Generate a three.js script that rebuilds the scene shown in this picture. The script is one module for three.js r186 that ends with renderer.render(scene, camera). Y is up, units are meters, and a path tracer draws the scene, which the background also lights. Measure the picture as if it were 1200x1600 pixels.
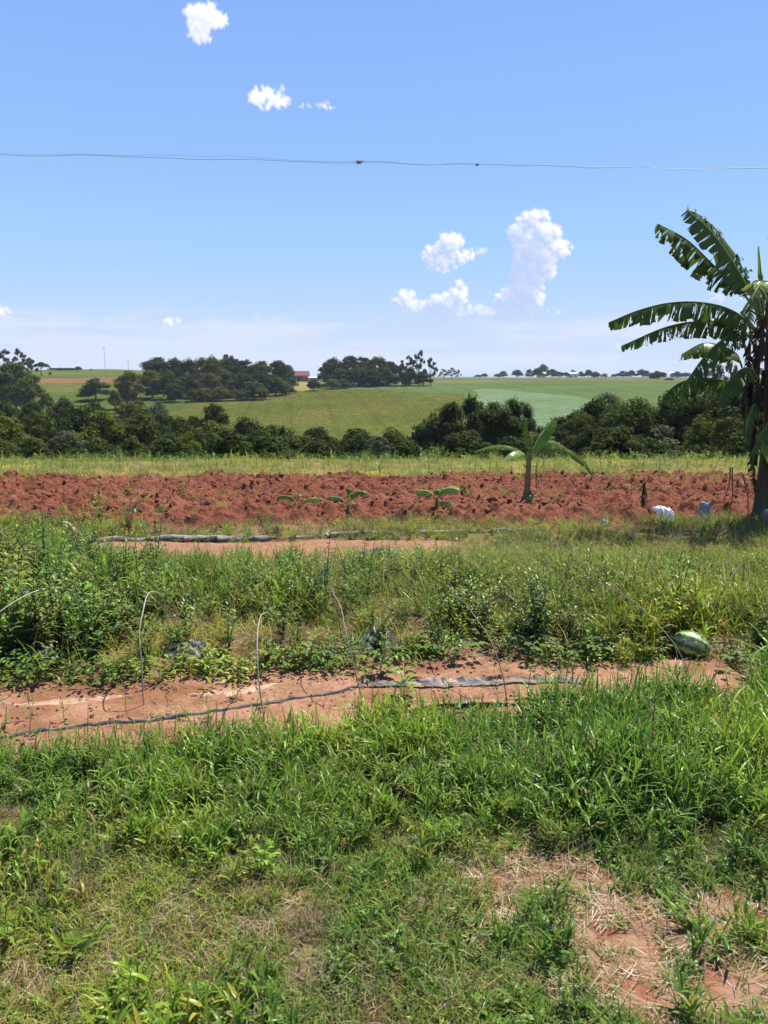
import * as THREE from 'three';
import { mergeGeometries } from 'three/addons/utils/BufferGeometryUtils.js';
import { createNoise2D } from 'simplex-noise';
import { MarchingCubes } from 'three/addons/objects/MarchingCubes.js';

// ---------------------------------------------------------------- camera, sky, sun, exposure
const scene = new THREE.Scene();
const camera = new THREE.PerspectiveCamera(67.3, 768 / 1024, 0.05, 4000);
camera.position.set(0, 1.6, 0);
camera.rotation.set(-10 * Math.PI / 180, 0, 0);
camera.focus = 7; camera.userData.fStop = 9;
const renderer = new THREE.WebGLRenderer({ antialias: true });
renderer.setSize(768, 1024);
renderer.toneMapping = THREE.LinearToneMapping;
renderer.toneMappingExposure = 2.1;
renderer.shadowMap.enabled = true;

const DEG = Math.PI / 180, { clamp, lerp } = THREE.MathUtils;
const sstep = (a, b, x) => { const t = clamp((x - a) / (b - a), 0, 1); return t * t * (3 - 2 * t); };
function rng(seed) { let s = seed | 0; return () => { s = (s + 0x6d2b79f5) | 0; let t = Math.imul(s ^ (s >>> 15), 1 | s); t = (t + Math.imul(t ^ (t >>> 7), 61 | t)) ^ t; return ((t ^ (t >>> 14)) >>> 0) / 4294967296; }; }
const hash = (x, y) => { let h = Math.imul(x, 374761393) + Math.imul(y, 668265263) | 0; h = Math.imul(h ^ (h >>> 13), 1274126177); return ((h ^ (h >>> 16)) >>> 0) / 4294967296; };
function noise(x, y) {   // value noise, 0..1
  const ix = Math.floor(x), iy = Math.floor(y), fx = x - ix, fy = y - iy, u = fx * fx * (3 - 2 * fx), v = fy * fy * (3 - 2 * fy);
  const a = hash(ix, iy), b = hash(ix + 1, iy), c = hash(ix, iy + 1), d = hash(ix + 1, iy + 1);
  return a + (b - a) * u + (c - a) * v + (a - b - c + d) * u * v;
}
function fbm(x, y, n = 4) { let s = 0, a = 0.5, t = 0; for (let i = 0; i < n; i++) { s += a * noise(x, y); t += a; x = x * 2.03 + 17.1; y = y * 2.03 + 9.7; a *= 0.5; } return s / t; }
const srgb = (c) => c.map((v) => (v /= 255, v <= 0.04045 ? v / 12.92 : ((v + 0.055) / 1.055) ** 2.4));

const SUN_AZ = 40, SUN_EL = 60;   // degrees: to the right of straight ahead, above the horizon
const sunDir = new THREE.Vector3(Math.sin(SUN_AZ * DEG) * Math.cos(SUN_EL * DEG), Math.sin(SUN_EL * DEG), -Math.cos(SUN_AZ * DEG) * Math.cos(SUN_EL * DEG));
const sun = new THREE.DirectionalLight(new THREE.Color(1, 0.95, 0.86), 5.0);
sun.name = 'sun'; sun.position.copy(sunDir).multiplyScalar(80).add(new THREE.Vector3(0, 0, -10));
sun.target.position.set(0, 0, -10); sun.castShadow = true; sun.shadow.mapSize.set(4096, 4096);
Object.assign(sun.shadow.camera, { left: -40, right: 40, top: 40, bottom: -40, near: 1, far: 300 });
scene.add(sun, sun.target);

// clouds: [azimuth, elevation, half width, half height] in degrees
const CLOUDS = {
  A: [[-11.92, 22.2, 1.255, 0.794], [-12.37, 21.43, 0.751, 0.539], [-12.73, 22.47, 0.58, 0.428], [-11.08, 22.26, 0.588, 0.366]],
  B: [[-8.13, 18.05, 1.13, 0.621], [-7.22, 17.97, 0.741, 0.404], [-8.68, 18.13, 0.562, 0.402], [-6.98, 18.71, 0.174, 0.29]],
  B2: [[-4.2, 17.73, 0.882, 0.223], [-3.71, 17.81, 0.485, 0.223], [-5.39, 17.77, 0.439, 0.148]],
  C: [[4.64, 9.15, 0.905, 0.718], [3.65, 8.39, 1.001, 0.725], [5.24, 8.29, 1.177, 0.512], [6.68, 8.69, 0.81, 0.255], [4.21, 7.7, 1.092, 0.473]],
  D: [[10.54, 10.56, 1.136, 0.695], [9.69, 9.63, 0.97, 0.747], [11.24, 9.42, 1.221, 0.91], [12.32, 8.63, 0.869, 0.583], [10.75, 8.26, 1.58, 1.174], [10.44, 6.99, 1.326, 1.193], [9.82, 5.62, 1.338, 1.212], [9.17, 4.58, 1.347, 0.878], [8.62, 5.12, 0.811, 0.875], [11.09, 7.4, 0.968, 0.932]],
  E: [[1.52, 5.35, 0.83, 0.707], [2.54, 4.64, 1.568, 0.534], [4.06, 4.98, 1.01, 0.884], [5.33, 5.68, 0.639, 1.05], [6.36, 4.61, 1.276, 0.487], [1.85, 4.55, 1.293, 0.534], [3.14, 4.72, 1.106, 0.622], [4.71, 4.54, 1.559, 0.533], [7.28, 4.43, 0.818, 0.354]],
  S: [[11.99, 4.5, 0.53, 0.175]],
  S2: [[-15.04, 3.79, 0.607, 0.304]],
  S3: [[-19.1, 3.79, 0.29, 0.127]],
  S4: [[-25.71, 4.14, 0.49, 0.323]],
  S5: [[-7.37, 4.11, 0.593, 0.178]],
  S6: [[-8.96, 4.19, 0.317, 0.133]],
  F: [[23.1, 5.25, 1.771, 0.367], [21.17, 4.58, 1.196, 0.25]],
  G: [[16.97, 2.11, 1.102, 0.261]],
};
{
  const W = 4096, H = 2048, data = new Float32Array(W * H * 4);
  const table = [[-90, 150, 170, 200], [-1, 212, 226, 249], [1.5, 209, 226, 251], [3.5, 202, 224, 252], [5.5, 186, 218, 253], [9, 168, 210, 254], [15, 151, 194, 252], [23, 138, 181, 250], [35, 106, 152, 237], [55, 88, 134, 222], [90, 74, 120, 208]].map(([e, ...c]) => [e, ...srgb(c)]);
  const base = (el) => { let i = 1; while (i < table.length - 1 && table[i][0] < el) i++; const a = table[i - 1], b = table[i], t = clamp((el - a[0]) / (b[0] - a[0]), 0, 1); return [1, 2, 3].map((k) => lerp(a[k], b[k], t)); };
  const groups = Object.entries(CLOUDS).map(([k, list]) => ({ k, list, soft: 'B2 S S3 S5 S6 F G'.split(' ').includes(k) ? 0.9 : 0.42, thin: { F: 0.35, G: 0.35, S5: 0.5, S6: 0.5, B2: 0.85, S3: 0.6 }[k] ?? 1,
    a0: Math.min(...list.map((b) => b[0] - b[2])) - 1, a1: Math.max(...list.map((b) => b[0] + b[2])) + 1, e0: Math.min(...list.map((b) => b[1] - b[3])) - 1, e1: Math.max(...list.map((b) => b[1] + b[3])) + 1 }));
  const billow = (x, y, n = 4) => { let s = 0, a = 1, t = 0; for (let i = 0; i < n; i++) { s += a * (1 - Math.abs(2 * noise(x, y) - 1)); t += a; a *= 0.55; x = x * 2.1 + 5.3; y = y * 2.1 + 1.7; } return s / t; };
  const simplex = createNoise2D(rng(12)), sfbm = (x, y, n) => { let v = 0, k = 1; for (let i = 0; i < n; i++) { v += k * simplex(x, y); k *= 0.5; x = x * 2.1 + 3; y = y * 2.1 + 7; } return v; };
  for (const g of groups) {   // every cloud is a heap of round puffs
    const r = rng(g.list.length * 31 + g.k.charCodeAt(0)); g.puffs = [];
    for (const [ca, ce, ra, re] of g.list) for (let k = 0; k < (g.soft > 0.5 ? 9 : 30); k++) { const t = r() * 6.283, q = Math.sqrt(r()) * 1.02, R = Math.min(ra, re) * (0.20 + 0.46 * r() * (1.15 - q)); g.puffs.push([ca + Math.cos(t) * q * ra, ce + Math.sin(t) * q * re, R, r() * 0.25 * Math.min(ra, re) + (1 - q) * 0.35 * Math.min(ra, re)]); }
  }
  const relief = (g, az, el) => {   // how far the heap bulges towards us, in degrees
    const wx = az + 0.075 * sfbm(az * 3.1, el * 3.1, 5), wy = el + 0.075 * sfbm(az * 3.1 + 40, el * 3.1, 5);
    let h = -1;
    for (const [ca, ce, R, z] of g.puffs) { const dx = wx - ca, dy = wy - ce, q = R * R - dx * dx - dy * dy; if (q > -R * R) { const v = (q > 0 ? Math.sqrt(q) + z : z * (1 + q / (R * R)) + q / R * 0.5); if (v > h) h = v; } }
    return h;
  };
  const L = [0.50, 0.70, 0.51];
  const s = [0, 0, 0];
  for (let row = 0; row < H; row++) {
    const el = ((row + 0.5) / H - 0.5) * 180, ce = Math.cos(el * DEG), se = Math.sin(el * DEG), b = base(el);
    for (let col = 0; col < W; col++) {
      const round = ((col + 0.5) / W - 0.5) * 2 * Math.PI, x = Math.cos(round) * ce, z = Math.sin(round) * ce;
      const cosS = x * sunDir.x + se * sunDir.y + z * sunDir.z, glow = 0.10 * Math.exp((cosS - 1) * 7) + 0.18 * Math.exp((cosS - 1) * 60);
      for (let c = 0; c < 3; c++) s[c] = b[c] + glow;
      if (el > -0.5) {
        const az = Math.atan2(x, -z) / DEG;
        if (el < 8) {   // thin lavender veil lying along the horizon
          const veil = sstep(0.36, 0.62, fbm(az * 0.10 + 3, el * 0.9, 4) * 0.75 + 0.25 * fbm(az * 0.5, el * 2.6, 3)) * sstep(5.4, 3.6, el) * 0.7;
          s[0] = lerp(s[0], 0.76, veil); s[1] = lerp(s[1], 0.82, veil); s[2] = lerp(s[2], 0.98, veil);
        }
        for (const g of groups) {
          if (az < g.a0 || az > g.a1 || el < g.e0 || el > g.e1) continue;
          const d = relief(g, az, el);
          if (d <= -0.2) continue;
          let a = sstep(-0.02, g.soft > 0.5 ? 0.10 : 0.24, d + 0.05 * sfbm(az * 6, el * 6, 3)) * g.thin, sh = 0;
          const big = g.k === 'D' || g.k === 'E' || g.k === 'C', e = 0.045, nx = -(relief(g, az + e, el) - relief(g, az - e, el)) / (2 * e), ny = -(relief(g, az, el + e) - relief(g, az, el - e)) / (2 * e), m = Math.hypot(nx, ny, 1.1);
          for (let k = 1; k <= 4; k++) sh += Math.max(0, relief(g, az + 0.20 * k, el + 0.26 * k)) * (big ? 1.15 : 0.35);
          const face = clamp((nx * L[0] + ny * L[1] + 1.1 * L[2]) / m, 0, 1), lit = clamp((big ? 0.10 : 0.45) + (big ? 1.15 : 0.7) * face * Math.exp(-sh * 0.5) + 0.35 * Math.exp(-sh * 1.6), 0, 1);
          const c0 = [lerp(0.47, 1.05, lit), lerp(0.61, 1.05, lit), lerp(0.95, 1.05, lit)];
          a *= 1 - 0.75 * (g.k === 'D' || g.k === 'E' ? sstep(5.9, 3.9, el) : 0);
          for (let c = 0; c < 3; c++) s[c] = lerp(s[c], c0[c], a);
        }
      }
      const o = (row * W + col) * 4;
      data[o] = s[0] / 2.1; data[o + 1] = s[1] / 2.1; data[o + 2] = s[2] / 2.1; data[o + 3] = 1;
    }
  }
  const sky = new THREE.DataTexture(data, W, H, THREE.RGBAFormat, THREE.FloatType);
  sky.mapping = THREE.EquirectangularReflectionMapping; sky.magFilter = THREE.LinearFilter; sky.needsUpdate = true;
  scene.background = sky; scene.environment = sky;
}
console.log('sky done');
// ---------------------------------------------------------------- helpers
const taken = new Map();
function numbered(name) { const n = taken.get(name) ?? 0; taken.set(name, n + 1); return n ? name + '_' + String(n).padStart(3, '0') : name; }
function shadows(o) { o.traverse((m) => { if (m.isMesh) { m.castShadow = true; m.receiveShadow = true; } }); return o; }
function tag(o, label, category, group, kind) { o.userData.label = label; if (category) o.userData.category = category; if (group) o.userData.group = group; if (kind) o.userData.kind = kind; return o; }
function thing(name, label, category, [x, y, z] = [0, 0, 0], group) { const o = new THREE.Group(); o.name = numbered(name); o.position.set(x, y, z); scene.add(o); return tag(o, label, category, group); }
function part(name, geo, mat, parent) { const m = new THREE.Mesh(geo, mat); m.name = name; m.castShadow = m.receiveShadow = true; parent.add(m); return m; }
function solo(name, geo, mat, label, category, [x, y, z] = [0, 0, 0], group, kind) { const m = new THREE.Mesh(geo, mat); m.name = numbered(name); m.castShadow = m.receiveShadow = true; m.position.set(x, y, z); scene.add(m); return tag(m, label, category, group, kind); }
const V = (x, y, z) => new THREE.Vector3(x, y, z), UP = V(0, 1, 0);

// collects faces with their own colours
class Faces {
  constructor() { this.p = []; this.c = []; this.i = []; this.u = []; }
  get n() { return this.p.length / 3; }
  v(p, c) { this.p.push(p.x, p.y, p.z); this.c.push(c[0], c[1], c[2]); return this.p.length / 3 - 1; }
  tri(a, b, c) { this.i.push(a, b, c); }
  quad(a, b, c, d) { this.i.push(a, b, c, a, c, d); }
  geo() {
    const g = new THREE.BufferGeometry();
    g.setAttribute('position', new THREE.Float32BufferAttribute(this.p, 3)); g.setAttribute('color', new THREE.Float32BufferAttribute(this.c, 3));
    g.setIndex(this.i); g.computeVertexNormals(); return g;
  }
  // a tapering rod along points
  rod(pts, r0, r1, color, sides = 5) {
    const n = pts.length; let ring0 = null;
    for (let k = 0; k < n; k++) {
      const t = pts[Math.min(k + 1, n - 1)].clone().sub(pts[Math.max(k - 1, 0)]).normalize(), a = (Math.abs(t.y) > 0.9 ? V(1, 0, 0) : V(0, 1, 0)).cross(t).normalize(), b = t.clone().cross(a);
      const r = lerp(r0, r1, k / (n - 1)), ring = [];
      for (let s = 0; s < sides; s++) { const q = s / sides * 2 * Math.PI; ring.push(this.v(pts[k].clone().addScaledVector(a, r * Math.cos(q)).addScaledVector(b, r * Math.sin(q)), color)); }
      if (ring0) for (let s = 0; s < sides; s++) this.quad(ring0[s], ring0[(s + 1) % sides], ring[(s + 1) % sides], ring[s]);
      ring0 = ring;
    }
  }
  // a grass blade that leaves its root at angle lean from the vertical and bends on to lean + bend
  blade(root, az, len, width, lean, bend, color, seg = 4, fold = 0.25, tip = null) {
    const out = V(Math.sin(az), 0, Math.cos(az)), side = V(Math.cos(az), 0, -Math.sin(az)), p = root.clone();
    let last = null;
    for (let k = 0; k <= seg; k++) {
      const t = k / seg, a = lean + bend * t, dir = out.clone().multiplyScalar(Math.sin(a)).addScaledVector(UP, Math.cos(a)), up = out.clone().multiplyScalar(-Math.cos(a)).addScaledVector(UP, Math.sin(a));
      const w = width * 0.5 * Math.min(1, 0.45 + t * 2.2) * Math.pow(1 - t, 0.65), c = tip && t > 0.7 ? tip : color;
      if (k === seg) { const e = this.v(p, c); if (fold) { this.tri(last[0], last[1], e); this.tri(last[1], last[2], e); } else this.tri(last[0], last[1], e); break; }
      const row = fold ? [this.v(p.clone().addScaledVector(side, -w).addScaledVector(up, w * fold), c), this.v(p, c), this.v(p.clone().addScaledVector(side, w).addScaledVector(up, w * fold), c)] : [this.v(p.clone().addScaledVector(side, -w), c), this.v(p.clone().addScaledVector(side, w), c)];
      if (last) for (let q = 0; q + 1 < row.length; q++) this.quad(last[q], last[q + 1], row[q + 1], row[q]);
      last = row; p.addScaledVector(dir, len / seg);
    }
  }
  // a broad leaf: dir is the way it points, droop bends it down
  leaf(root, dir, len, width, color, droop = 0.4, seg = 3, fold = 0.3, shape = 0) {
    const d = dir.clone().normalize(), side = d.clone().cross(UP); if (side.lengthSq() < 1e-4) side.set(1, 0, 0); side.normalize();
    const p = root.clone(); let last = null;
    for (let k = 0; k <= seg; k++) {
      const t = k / seg, up = side.clone().cross(d).normalize(), w = width * 0.5 * (shape ? (t < 0.25 ? 0.75 : t < 0.5 ? 1 : 0.7) : Math.sin(Math.PI * Math.min(0.97, 0.12 + 0.8 * Math.pow(t, 0.8))));
      if (k === seg) { const e = this.v(p, color); this.tri(last[0], last[1], e); this.tri(last[1], last[2], e); break; }
      const row = [this.v(p.clone().addScaledVector(side, -w).addScaledVector(up, w * fold), color), this.v(p, color), this.v(p.clone().addScaledVector(side, w).addScaledVector(up, w * fold), color)];
      if (last) { this.quad(last[0], last[1], row[1], row[0]); this.quad(last[1], last[2], row[2], row[1]); } 
      last = row; p.addScaledVector(d, len / seg); d.y -= droop / seg; d.normalize();
    }
  }
}
const tint = (c, r, amt = 0.25) => { const k = 1 + (r() - 0.5) * 2 * amt, h = (r() - 0.5) * amt * 0.7; return [clamp(c[0] * k * (1 + h), 0, 1), clamp(c[1] * k, 0, 1), clamp(c[2] * k * (1 - h), 0, 1)]; };

// ---------------------------------------------------------------- materials
const leafMat = (o = {}) => new THREE.MeshPhysicalMaterial({ color: 0xffffff, vertexColors: true, side: THREE.DoubleSide, roughness: 1, transmission: 0.35, thickness: 0, specularIntensity: 0.2, clearcoat: 0.22, clearcoatRoughness: 0.4, ...o });
const M = {
  grass: leafMat({ transmission: 0.48, clearcoat: 0.45, clearcoatRoughness: 0.3 }), fine: leafMat({ transmission: 0.42, clearcoat: 0.25, clearcoatRoughness: 0.33 }), dry: leafMat({ transmission: 0.25, clearcoat: 0 }), weed: leafMat({ transmission: 0.4, clearcoat: 0.35, clearcoatRoughness: 0.33 }),
  banana: leafMat({ transmission: 0.4, clearcoat: 0.35, clearcoatRoughness: 0.35 }),
  crop: leafMat({ transmission: 0.3, clearcoat: 0 }),
  wood: new THREE.MeshStandardMaterial({ vertexColors: true, roughness: 0.9 }),
  paint: new THREE.MeshStandardMaterial({ vertexColors: true, roughness: 0.8 }),
  wire: new THREE.MeshStandardMaterial({ color: new THREE.Color().setRGB(0.22, 0.23, 0.25), roughness: 0.5, metalness: 0.2 }),
  hoop: new THREE.MeshStandardMaterial({ vertexColors: true, roughness: 0.6, metalness: 0.1 }),
  black: new THREE.MeshStandardMaterial({ color: new THREE.Color().setRGB(0.020, 0.020, 0.024), roughness: 0.5, side: THREE.DoubleSide }),
  film: new THREE.MeshStandardMaterial({ vertexColors: true, roughness: 0.62, side: THREE.DoubleSide }),
  bag: leafMat({ roughness: 0.9, transmission: 0.3, clearcoat: 0.25, vertexColors: true }),
};
const crownMat = (rgb) => new THREE.MeshPhysicalMaterial({ color: new THREE.Color().setRGB(...rgb), vertexColors: true, side: THREE.DoubleSide, roughness: 1, transmission: 0.3, thickness: 0, specularIntensity: 0.15 });
const CROWN = { dark: crownMat([0.043, 0.065, 0.011]), mid: crownMat([0.068, 0.095, 0.013]), olive: crownMat([0.098, 0.107, 0.017]), lime: crownMat([0.107, 0.141, 0.013]), grey: crownMat([0.111, 0.122, 0.059]), deep: crownMat([0.034, 0.055, 0.011]) };

// ---------------------------------------------------------------- the lie of the land: x across, d metres ahead
const KN = [[-50, 0], [9, 0], [24, -.98], [34, -2.6], [60, -8.5], [90, -13], [115, -14], [150, -12], [330, -1.8], [450, -.7], [700, .9], [1000, -4], [1700, -40]];
const KL = [[-50, 0], [230, 0], [300, 2.1], [420, 6.1], [520, 6.0], [800, -2], [1700, -2]];
const along = (k, d) => { if (d <= k[0][0]) return k[0][1]; for (let i = 1; i < k.length; i++) if (d <= k[i][0]) return lerp(k[i - 1][1], k[i][1], (d - k[i - 1][0]) / (k[i][0] - k[i - 1][0])); return k[k.length - 1][1]; };
function land(x, d) { const w = 0.5 + 0.05 * Math.max(d, 0); let y = 0, l = 0; for (let i = -2; i <= 2; i++) { y += along(KN, d + i * w * 0.5) / 5; if (d > 150) l += along(KL, d + i * w * 0.5) / 5; } return y + sstep(0.12, 0.34, -x / Math.max(d, 1)) * l; }
// the melon bed that crosses the foreground and the one behind it
const bedMid = (x) => 3.69 + 0.155 * x + 0.05 * Math.sin(x * 1.7 + 1), bedHalf = (x) => lerp(0.42, 0.24, sstep(0.5, 1.5, x));
const inBed = (x, d) => sstep(1.12, 0.88, Math.abs(d - bedMid(x)) / bedHalf(x) + (fbm(x * 5, d * 5, 3) - 0.5) * 0.35) * sstep(2.15, 1.75, x);
const inBed2 = (x, d) => sstep(0.42, 0.3, Math.abs(d - 6.98 - 0.03 * x) + (fbm(x * 3, d * 3 + 9, 3) - 0.5) * 0.3) * sstep(-3.0, -2.6, x) * sstep(1.0, 0.5, x);
const ploughEdge = (x) => 8.3 + 0.45 * (fbm(x * 0.7 + 4, 2.2, 3) - 0.5) * 2 - 0.45 * sstep(-1.6, -2.8, x);
const ploughEnd = (x) => 15.0 + (fbm(x * 0.35, 7.7, 3) - 0.5) * 2.4;
const inPlough = (x, d) => sstep(-0.25, 0.25, d - ploughEdge(x) + (fbm(x * 2.2, d * 2.2, 3) - 0.5) * 0.7) * sstep(0.4, -0.4, d - ploughEnd(x) + (fbm(x * 1.5, d * 1.5 + 30, 3) - 0.5) * 4);
const bare = (x, d) => sstep(-0.1, 0.35, x) * sstep(0.44, 0.62, fbm(x * 2.6 + 11, d * 2.6 + 5, 3) + 0.34 * Math.exp(-(((x - 0.66) / 0.42) ** 2) - (((d - 1.92) / 0.28) ** 2)) - 0.05 + 0.22 * (fbm(x * 9, d * 9 + 60, 2) - 0.5));
function nearY(x, d) {
  let y = land(x, d) + (fbm(x * 1.3, d * 1.3, 3) - 0.5) * 0.05 + (fbm(x * 9, d * 9, 3) - 0.5) * 0.018;
  const b = inBed(x, d), b2 = inBed2(x, d);
  y += b * 0.035 + b2 * 0.03 + (fbm(x * 26, d * 26 + 3, 2) - 0.5) * 0.010 * (0.4 + b);
  y += 0.06 * sstep(0.2, 0.5, d - bedMid(x)) * sstep(6.8, 6.2, d) * (1 - b);
  return y;
}
function cells(x, y) {   // distance to the nearest of scattered points
  const ix = Math.floor(x), iy = Math.floor(y); let best = 9;
  for (let j = -1; j <= 1; j++) for (let i = -1; i <= 1; i++) { const a = ix + i, b = iy + j, dx = a + hash(a, b) - x, dy = b + hash(a + 57, b + 113) - y, q = dx * dx + dy * dy; if (q < best) best = q; }
  return Math.sqrt(best);
}
function ploughY(x, d) {
  const m = inPlough(x, d), q = (f, o) => Math.abs(2 * noise(x * f + o, d * f * 1.25 - o) - 1);
  return land(x, d) + m * (0.10 * (1 - q(1.9, 3)) * noise(x * 0.7, d * 1.6) + 0.15 * Math.max(0, 0.75 - cells(x * 4.3, d * 5.0)) * (0.35 + noise(x * 3, d * 3)) + 0.085 * Math.max(0, 0.7 - cells(x * 9.5 + 7, d * 11)) + 0.030 * q(13, 1) + 0.016 * q(27, 5) - 0.03) - 0.05 * (1 - m);
}
// ---------------------------------------------------------------- ground, ploughed soil, far land
const wrap = (t, r = 1) => { t.wrapS = t.wrapT = THREE.RepeatWrapping; t.magFilter = THREE.LinearFilter; t.repeat.set(r, r); t.needsUpdate = true; return t; };
const tileNoise = (u, v, f, o) => { const n = (x, y) => hash(((x % f) + f) % f + o, ((y % f) + f) % f + o * 3), x = u * f, y = v * f, ix = Math.floor(x), iy = Math.floor(y), a = x - ix, b = y - iy, s = a * a * (3 - 2 * a), t = b * b * (3 - 2 * b); return lerp(lerp(n(ix, iy), n(ix + 1, iy), s), lerp(n(ix, iy + 1), n(ix + 1, iy + 1), s), t); };
function grainMaps(seed) {   // crumbly earth: colour grain and relief, one square metre
  const N = 512, col = new Uint8Array(N * N * 4), bump = new Uint8Array(N * N * 4);
  for (let y = 0; y < N; y++) for (let x = 0; x < N; x++) {
    const u = x / N, v = y / N, a = tileNoise(u, v, 9, seed), b = tileNoise(u, v, 37, seed + 1), c = tileNoise(u, v, 110, seed + 2), e = tileNoise(u, v, 256, seed + 4);
    const h = 0.35 * a + 0.3 * b + 0.22 * c + 0.13 * e, o = (y * N + x) * 4, g = 0.78 + 0.34 * (0.25 * a + 0.25 * b + 0.3 * c + 0.2 * e);
    col[o] = clamp(g * 255, 0, 255); col[o + 1] = clamp((g + (b - 0.5) * 0.05) * 250, 0, 255); col[o + 2] = clamp((g + (a - 0.5) * 0.07) * 246, 0, 255); col[o + 3] = 255;
    bump[o] = bump[o + 1] = bump[o + 2] = h * 255; bump[o + 3] = 255;
  }
  const c = wrap(new THREE.DataTexture(col, N, N)); c.colorSpace = THREE.SRGBColorSpace;
  return { map: c, bumpMap: wrap(new THREE.DataTexture(bump, N, N)) };
}
const earth = grainMaps(3);
const soilMat = new THREE.MeshPhysicalMaterial({ specularIntensity: 0.15, vertexColors: true, roughness: 0.95, ...earth, bumpScale: 0.012 });
function sheet(x0, x1, nx, d0, d1, nd, yOf, colorOf, warpD = (t) => t) {
  const pos = new Float32Array((nx + 1) * (nd + 1) * 3), col = new Float32Array(pos.length), uv = new Float32Array((nx + 1) * (nd + 1) * 2), idx = new Uint32Array(nx * nd * 6);
  let k = 0;
  for (let j = 0; j <= nd; j++) for (let i = 0; i <= nx; i++, k++) {
    const x = lerp(x0, x1, i / nx), d = lerp(d0, d1, warpD(j / nd)), c = colorOf(x, d);
    pos.set([x, yOf(x, d), -d], k * 3); col.set(c, k * 3); uv.set([x, d], k * 2);
  }
  k = 0;
  for (let j = 0; j < nd; j++) for (let i = 0; i < nx; i++) { const a = j * (nx + 1) + i; idx.set([a, a + 1, a + nx + 2, a, a + nx + 2, a + nx + 1], k); k += 6; }
  const g = new THREE.BufferGeometry();
  g.setAttribute('position', new THREE.BufferAttribute(pos, 3)); g.setAttribute('color', new THREE.BufferAttribute(col, 3)); g.setAttribute('uv', new THREE.BufferAttribute(uv, 2));
  g.setIndex(new THREE.BufferAttribute(idx, 1)); g.computeVertexNormals(); return g;
}
const mix3 = (a, b, t) => [lerp(a[0], b[0], t), lerp(a[1], b[1], t), lerp(a[2], b[2], t)];
const SOIL = { bed: [0.275, 0.152, 0.094], bedDark: [0.19, 0.094, 0.053], red: [0.162, 0.060, 0.037], redPale: [0.205, 0.088, 0.054], under: [0.085, 0.052, 0.026], litter: [0.19, 0.135, 0.072], pink: [0.245, 0.152, 0.098] };
function nearColor(x, d) {
  const n = fbm(x * 3.3, d * 3.3, 4), n2 = fbm(x * 14, d * 14, 3);
  let c = mix3(SOIL.under, SOIL.litter, sstep(0.42, 0.62, n * 0.5 + n2 * 0.5));
  c = mix3(c, mix3(SOIL.pink, SOIL.redPale, sstep(0.45, 0.62, n2)), bare(x, d) * sstep(2.9, 2.5, d));
  const bed = mix3(SOIL.bed, SOIL.bedDark, sstep(0.44, 0.66, fbm(x * 4.2 + 8, d * 7, 5)));
  c = mix3(c, bed, inBed(x, d)); c = mix3(c, mix3(SOIL.bed, SOIL.redPale, 0.4 * n2), inBed2(x, d));
  return mix3(c, SOIL.redPale, sstep(-0.5, 0.3, d - ploughEdge(x)));
}
const nearG = sheet(-7, 7, 440, -0.9, 9.2, 320, (x, d) => nearY(x, d) - 0.10 * sstep(8.2, 9.0, d), nearColor);
const groundMesh = solo('ground', nearG, soilMat, 'reddish soil with dry litter under grass and weeds, bare in patches', 'ground', [0, 0, 0], null, 'structure');
const ploughMat = new THREE.MeshPhysicalMaterial({ specularIntensity: 0.1, vertexColors: true, roughness: 1, ...earth, bumpScale: 0.02 });
const ploughG = sheet(-11.5, 11.5, 720, 7.2, 16.6, 360, ploughY, (x, d) => { const n = fbm(x * 1.1, d * 1.6, 4), n2 = fbm(x * 8, d * 8, 3); return mix3(mix3(SOIL.red, [0.125, 0.046, 0.028], sstep(0.5, 0.7, n2)), SOIL.redPale, 0.75 * sstep(0.45, 0.68, n * 0.7 + n2 * 0.3) + 0.35 * sstep(12, 15, d) * n2); });
solo('ploughed_soil', ploughG, ploughMat, 'ploughed strip of rough red soil across the middle of the view', 'soil', [0, 0, 0], null, 'structure');

// far land: the colour of every field, in metres
const inside = (poly, x, y) => { let r = false; for (let i = 0, j = poly.length - 2; i < poly.length; j = i, i += 2) if ((poly[i + 1] > y) !== (poly[j + 1] > y) && x < (poly[j] - poly[i]) * (y - poly[i + 1]) / (poly[j + 1] - poly[i + 1]) + poly[i]) r = !r; return r; };
const FIELD = {
  olive: [-62, 140, -60, 214.8, -58.8, 237.6, -43.9, 266.4, -31.4, 294, -10.1, 303, 9.6, 289, 28.8, 273.3, 27, 235, 19, 140],
  pale: [28, 232, 33.5, 270, 34.6, 298, 37, 303, 42.4, 304, 54.4, 288, 65.5, 265.2, 71, 247, 70, 200, 62, 150, 20, 150],
  yard: [-33, 292, -27, 292, -33, 392, -47, 392],
  redStrip: [-170, 326, -131, 327, -114, 337, -105, 312, -133, 300, -170, 298],
  corn: [-190, 331, -131, 331, -108, 341, -108, 352, -190, 347],
};
const FC = { olive: [0.074, 0.085, 0.017], pale: [0.096, 0.138, 0.068], green: [0.066, 0.096, 0.032], far: [0.094, 0.098, 0.042], pasture: [0.054, 0.078, 0.017], scrub: [0.035, 0.052, 0.014], red: [0.144, 0.083, 0.045], yard: [0.174, 0.148, 0.054], corn: [0.063, 0.082, 0.028], leftPale: [0.074, 0.092, 0.026], crop: [0.165, 0.115, 0.045] };
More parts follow.
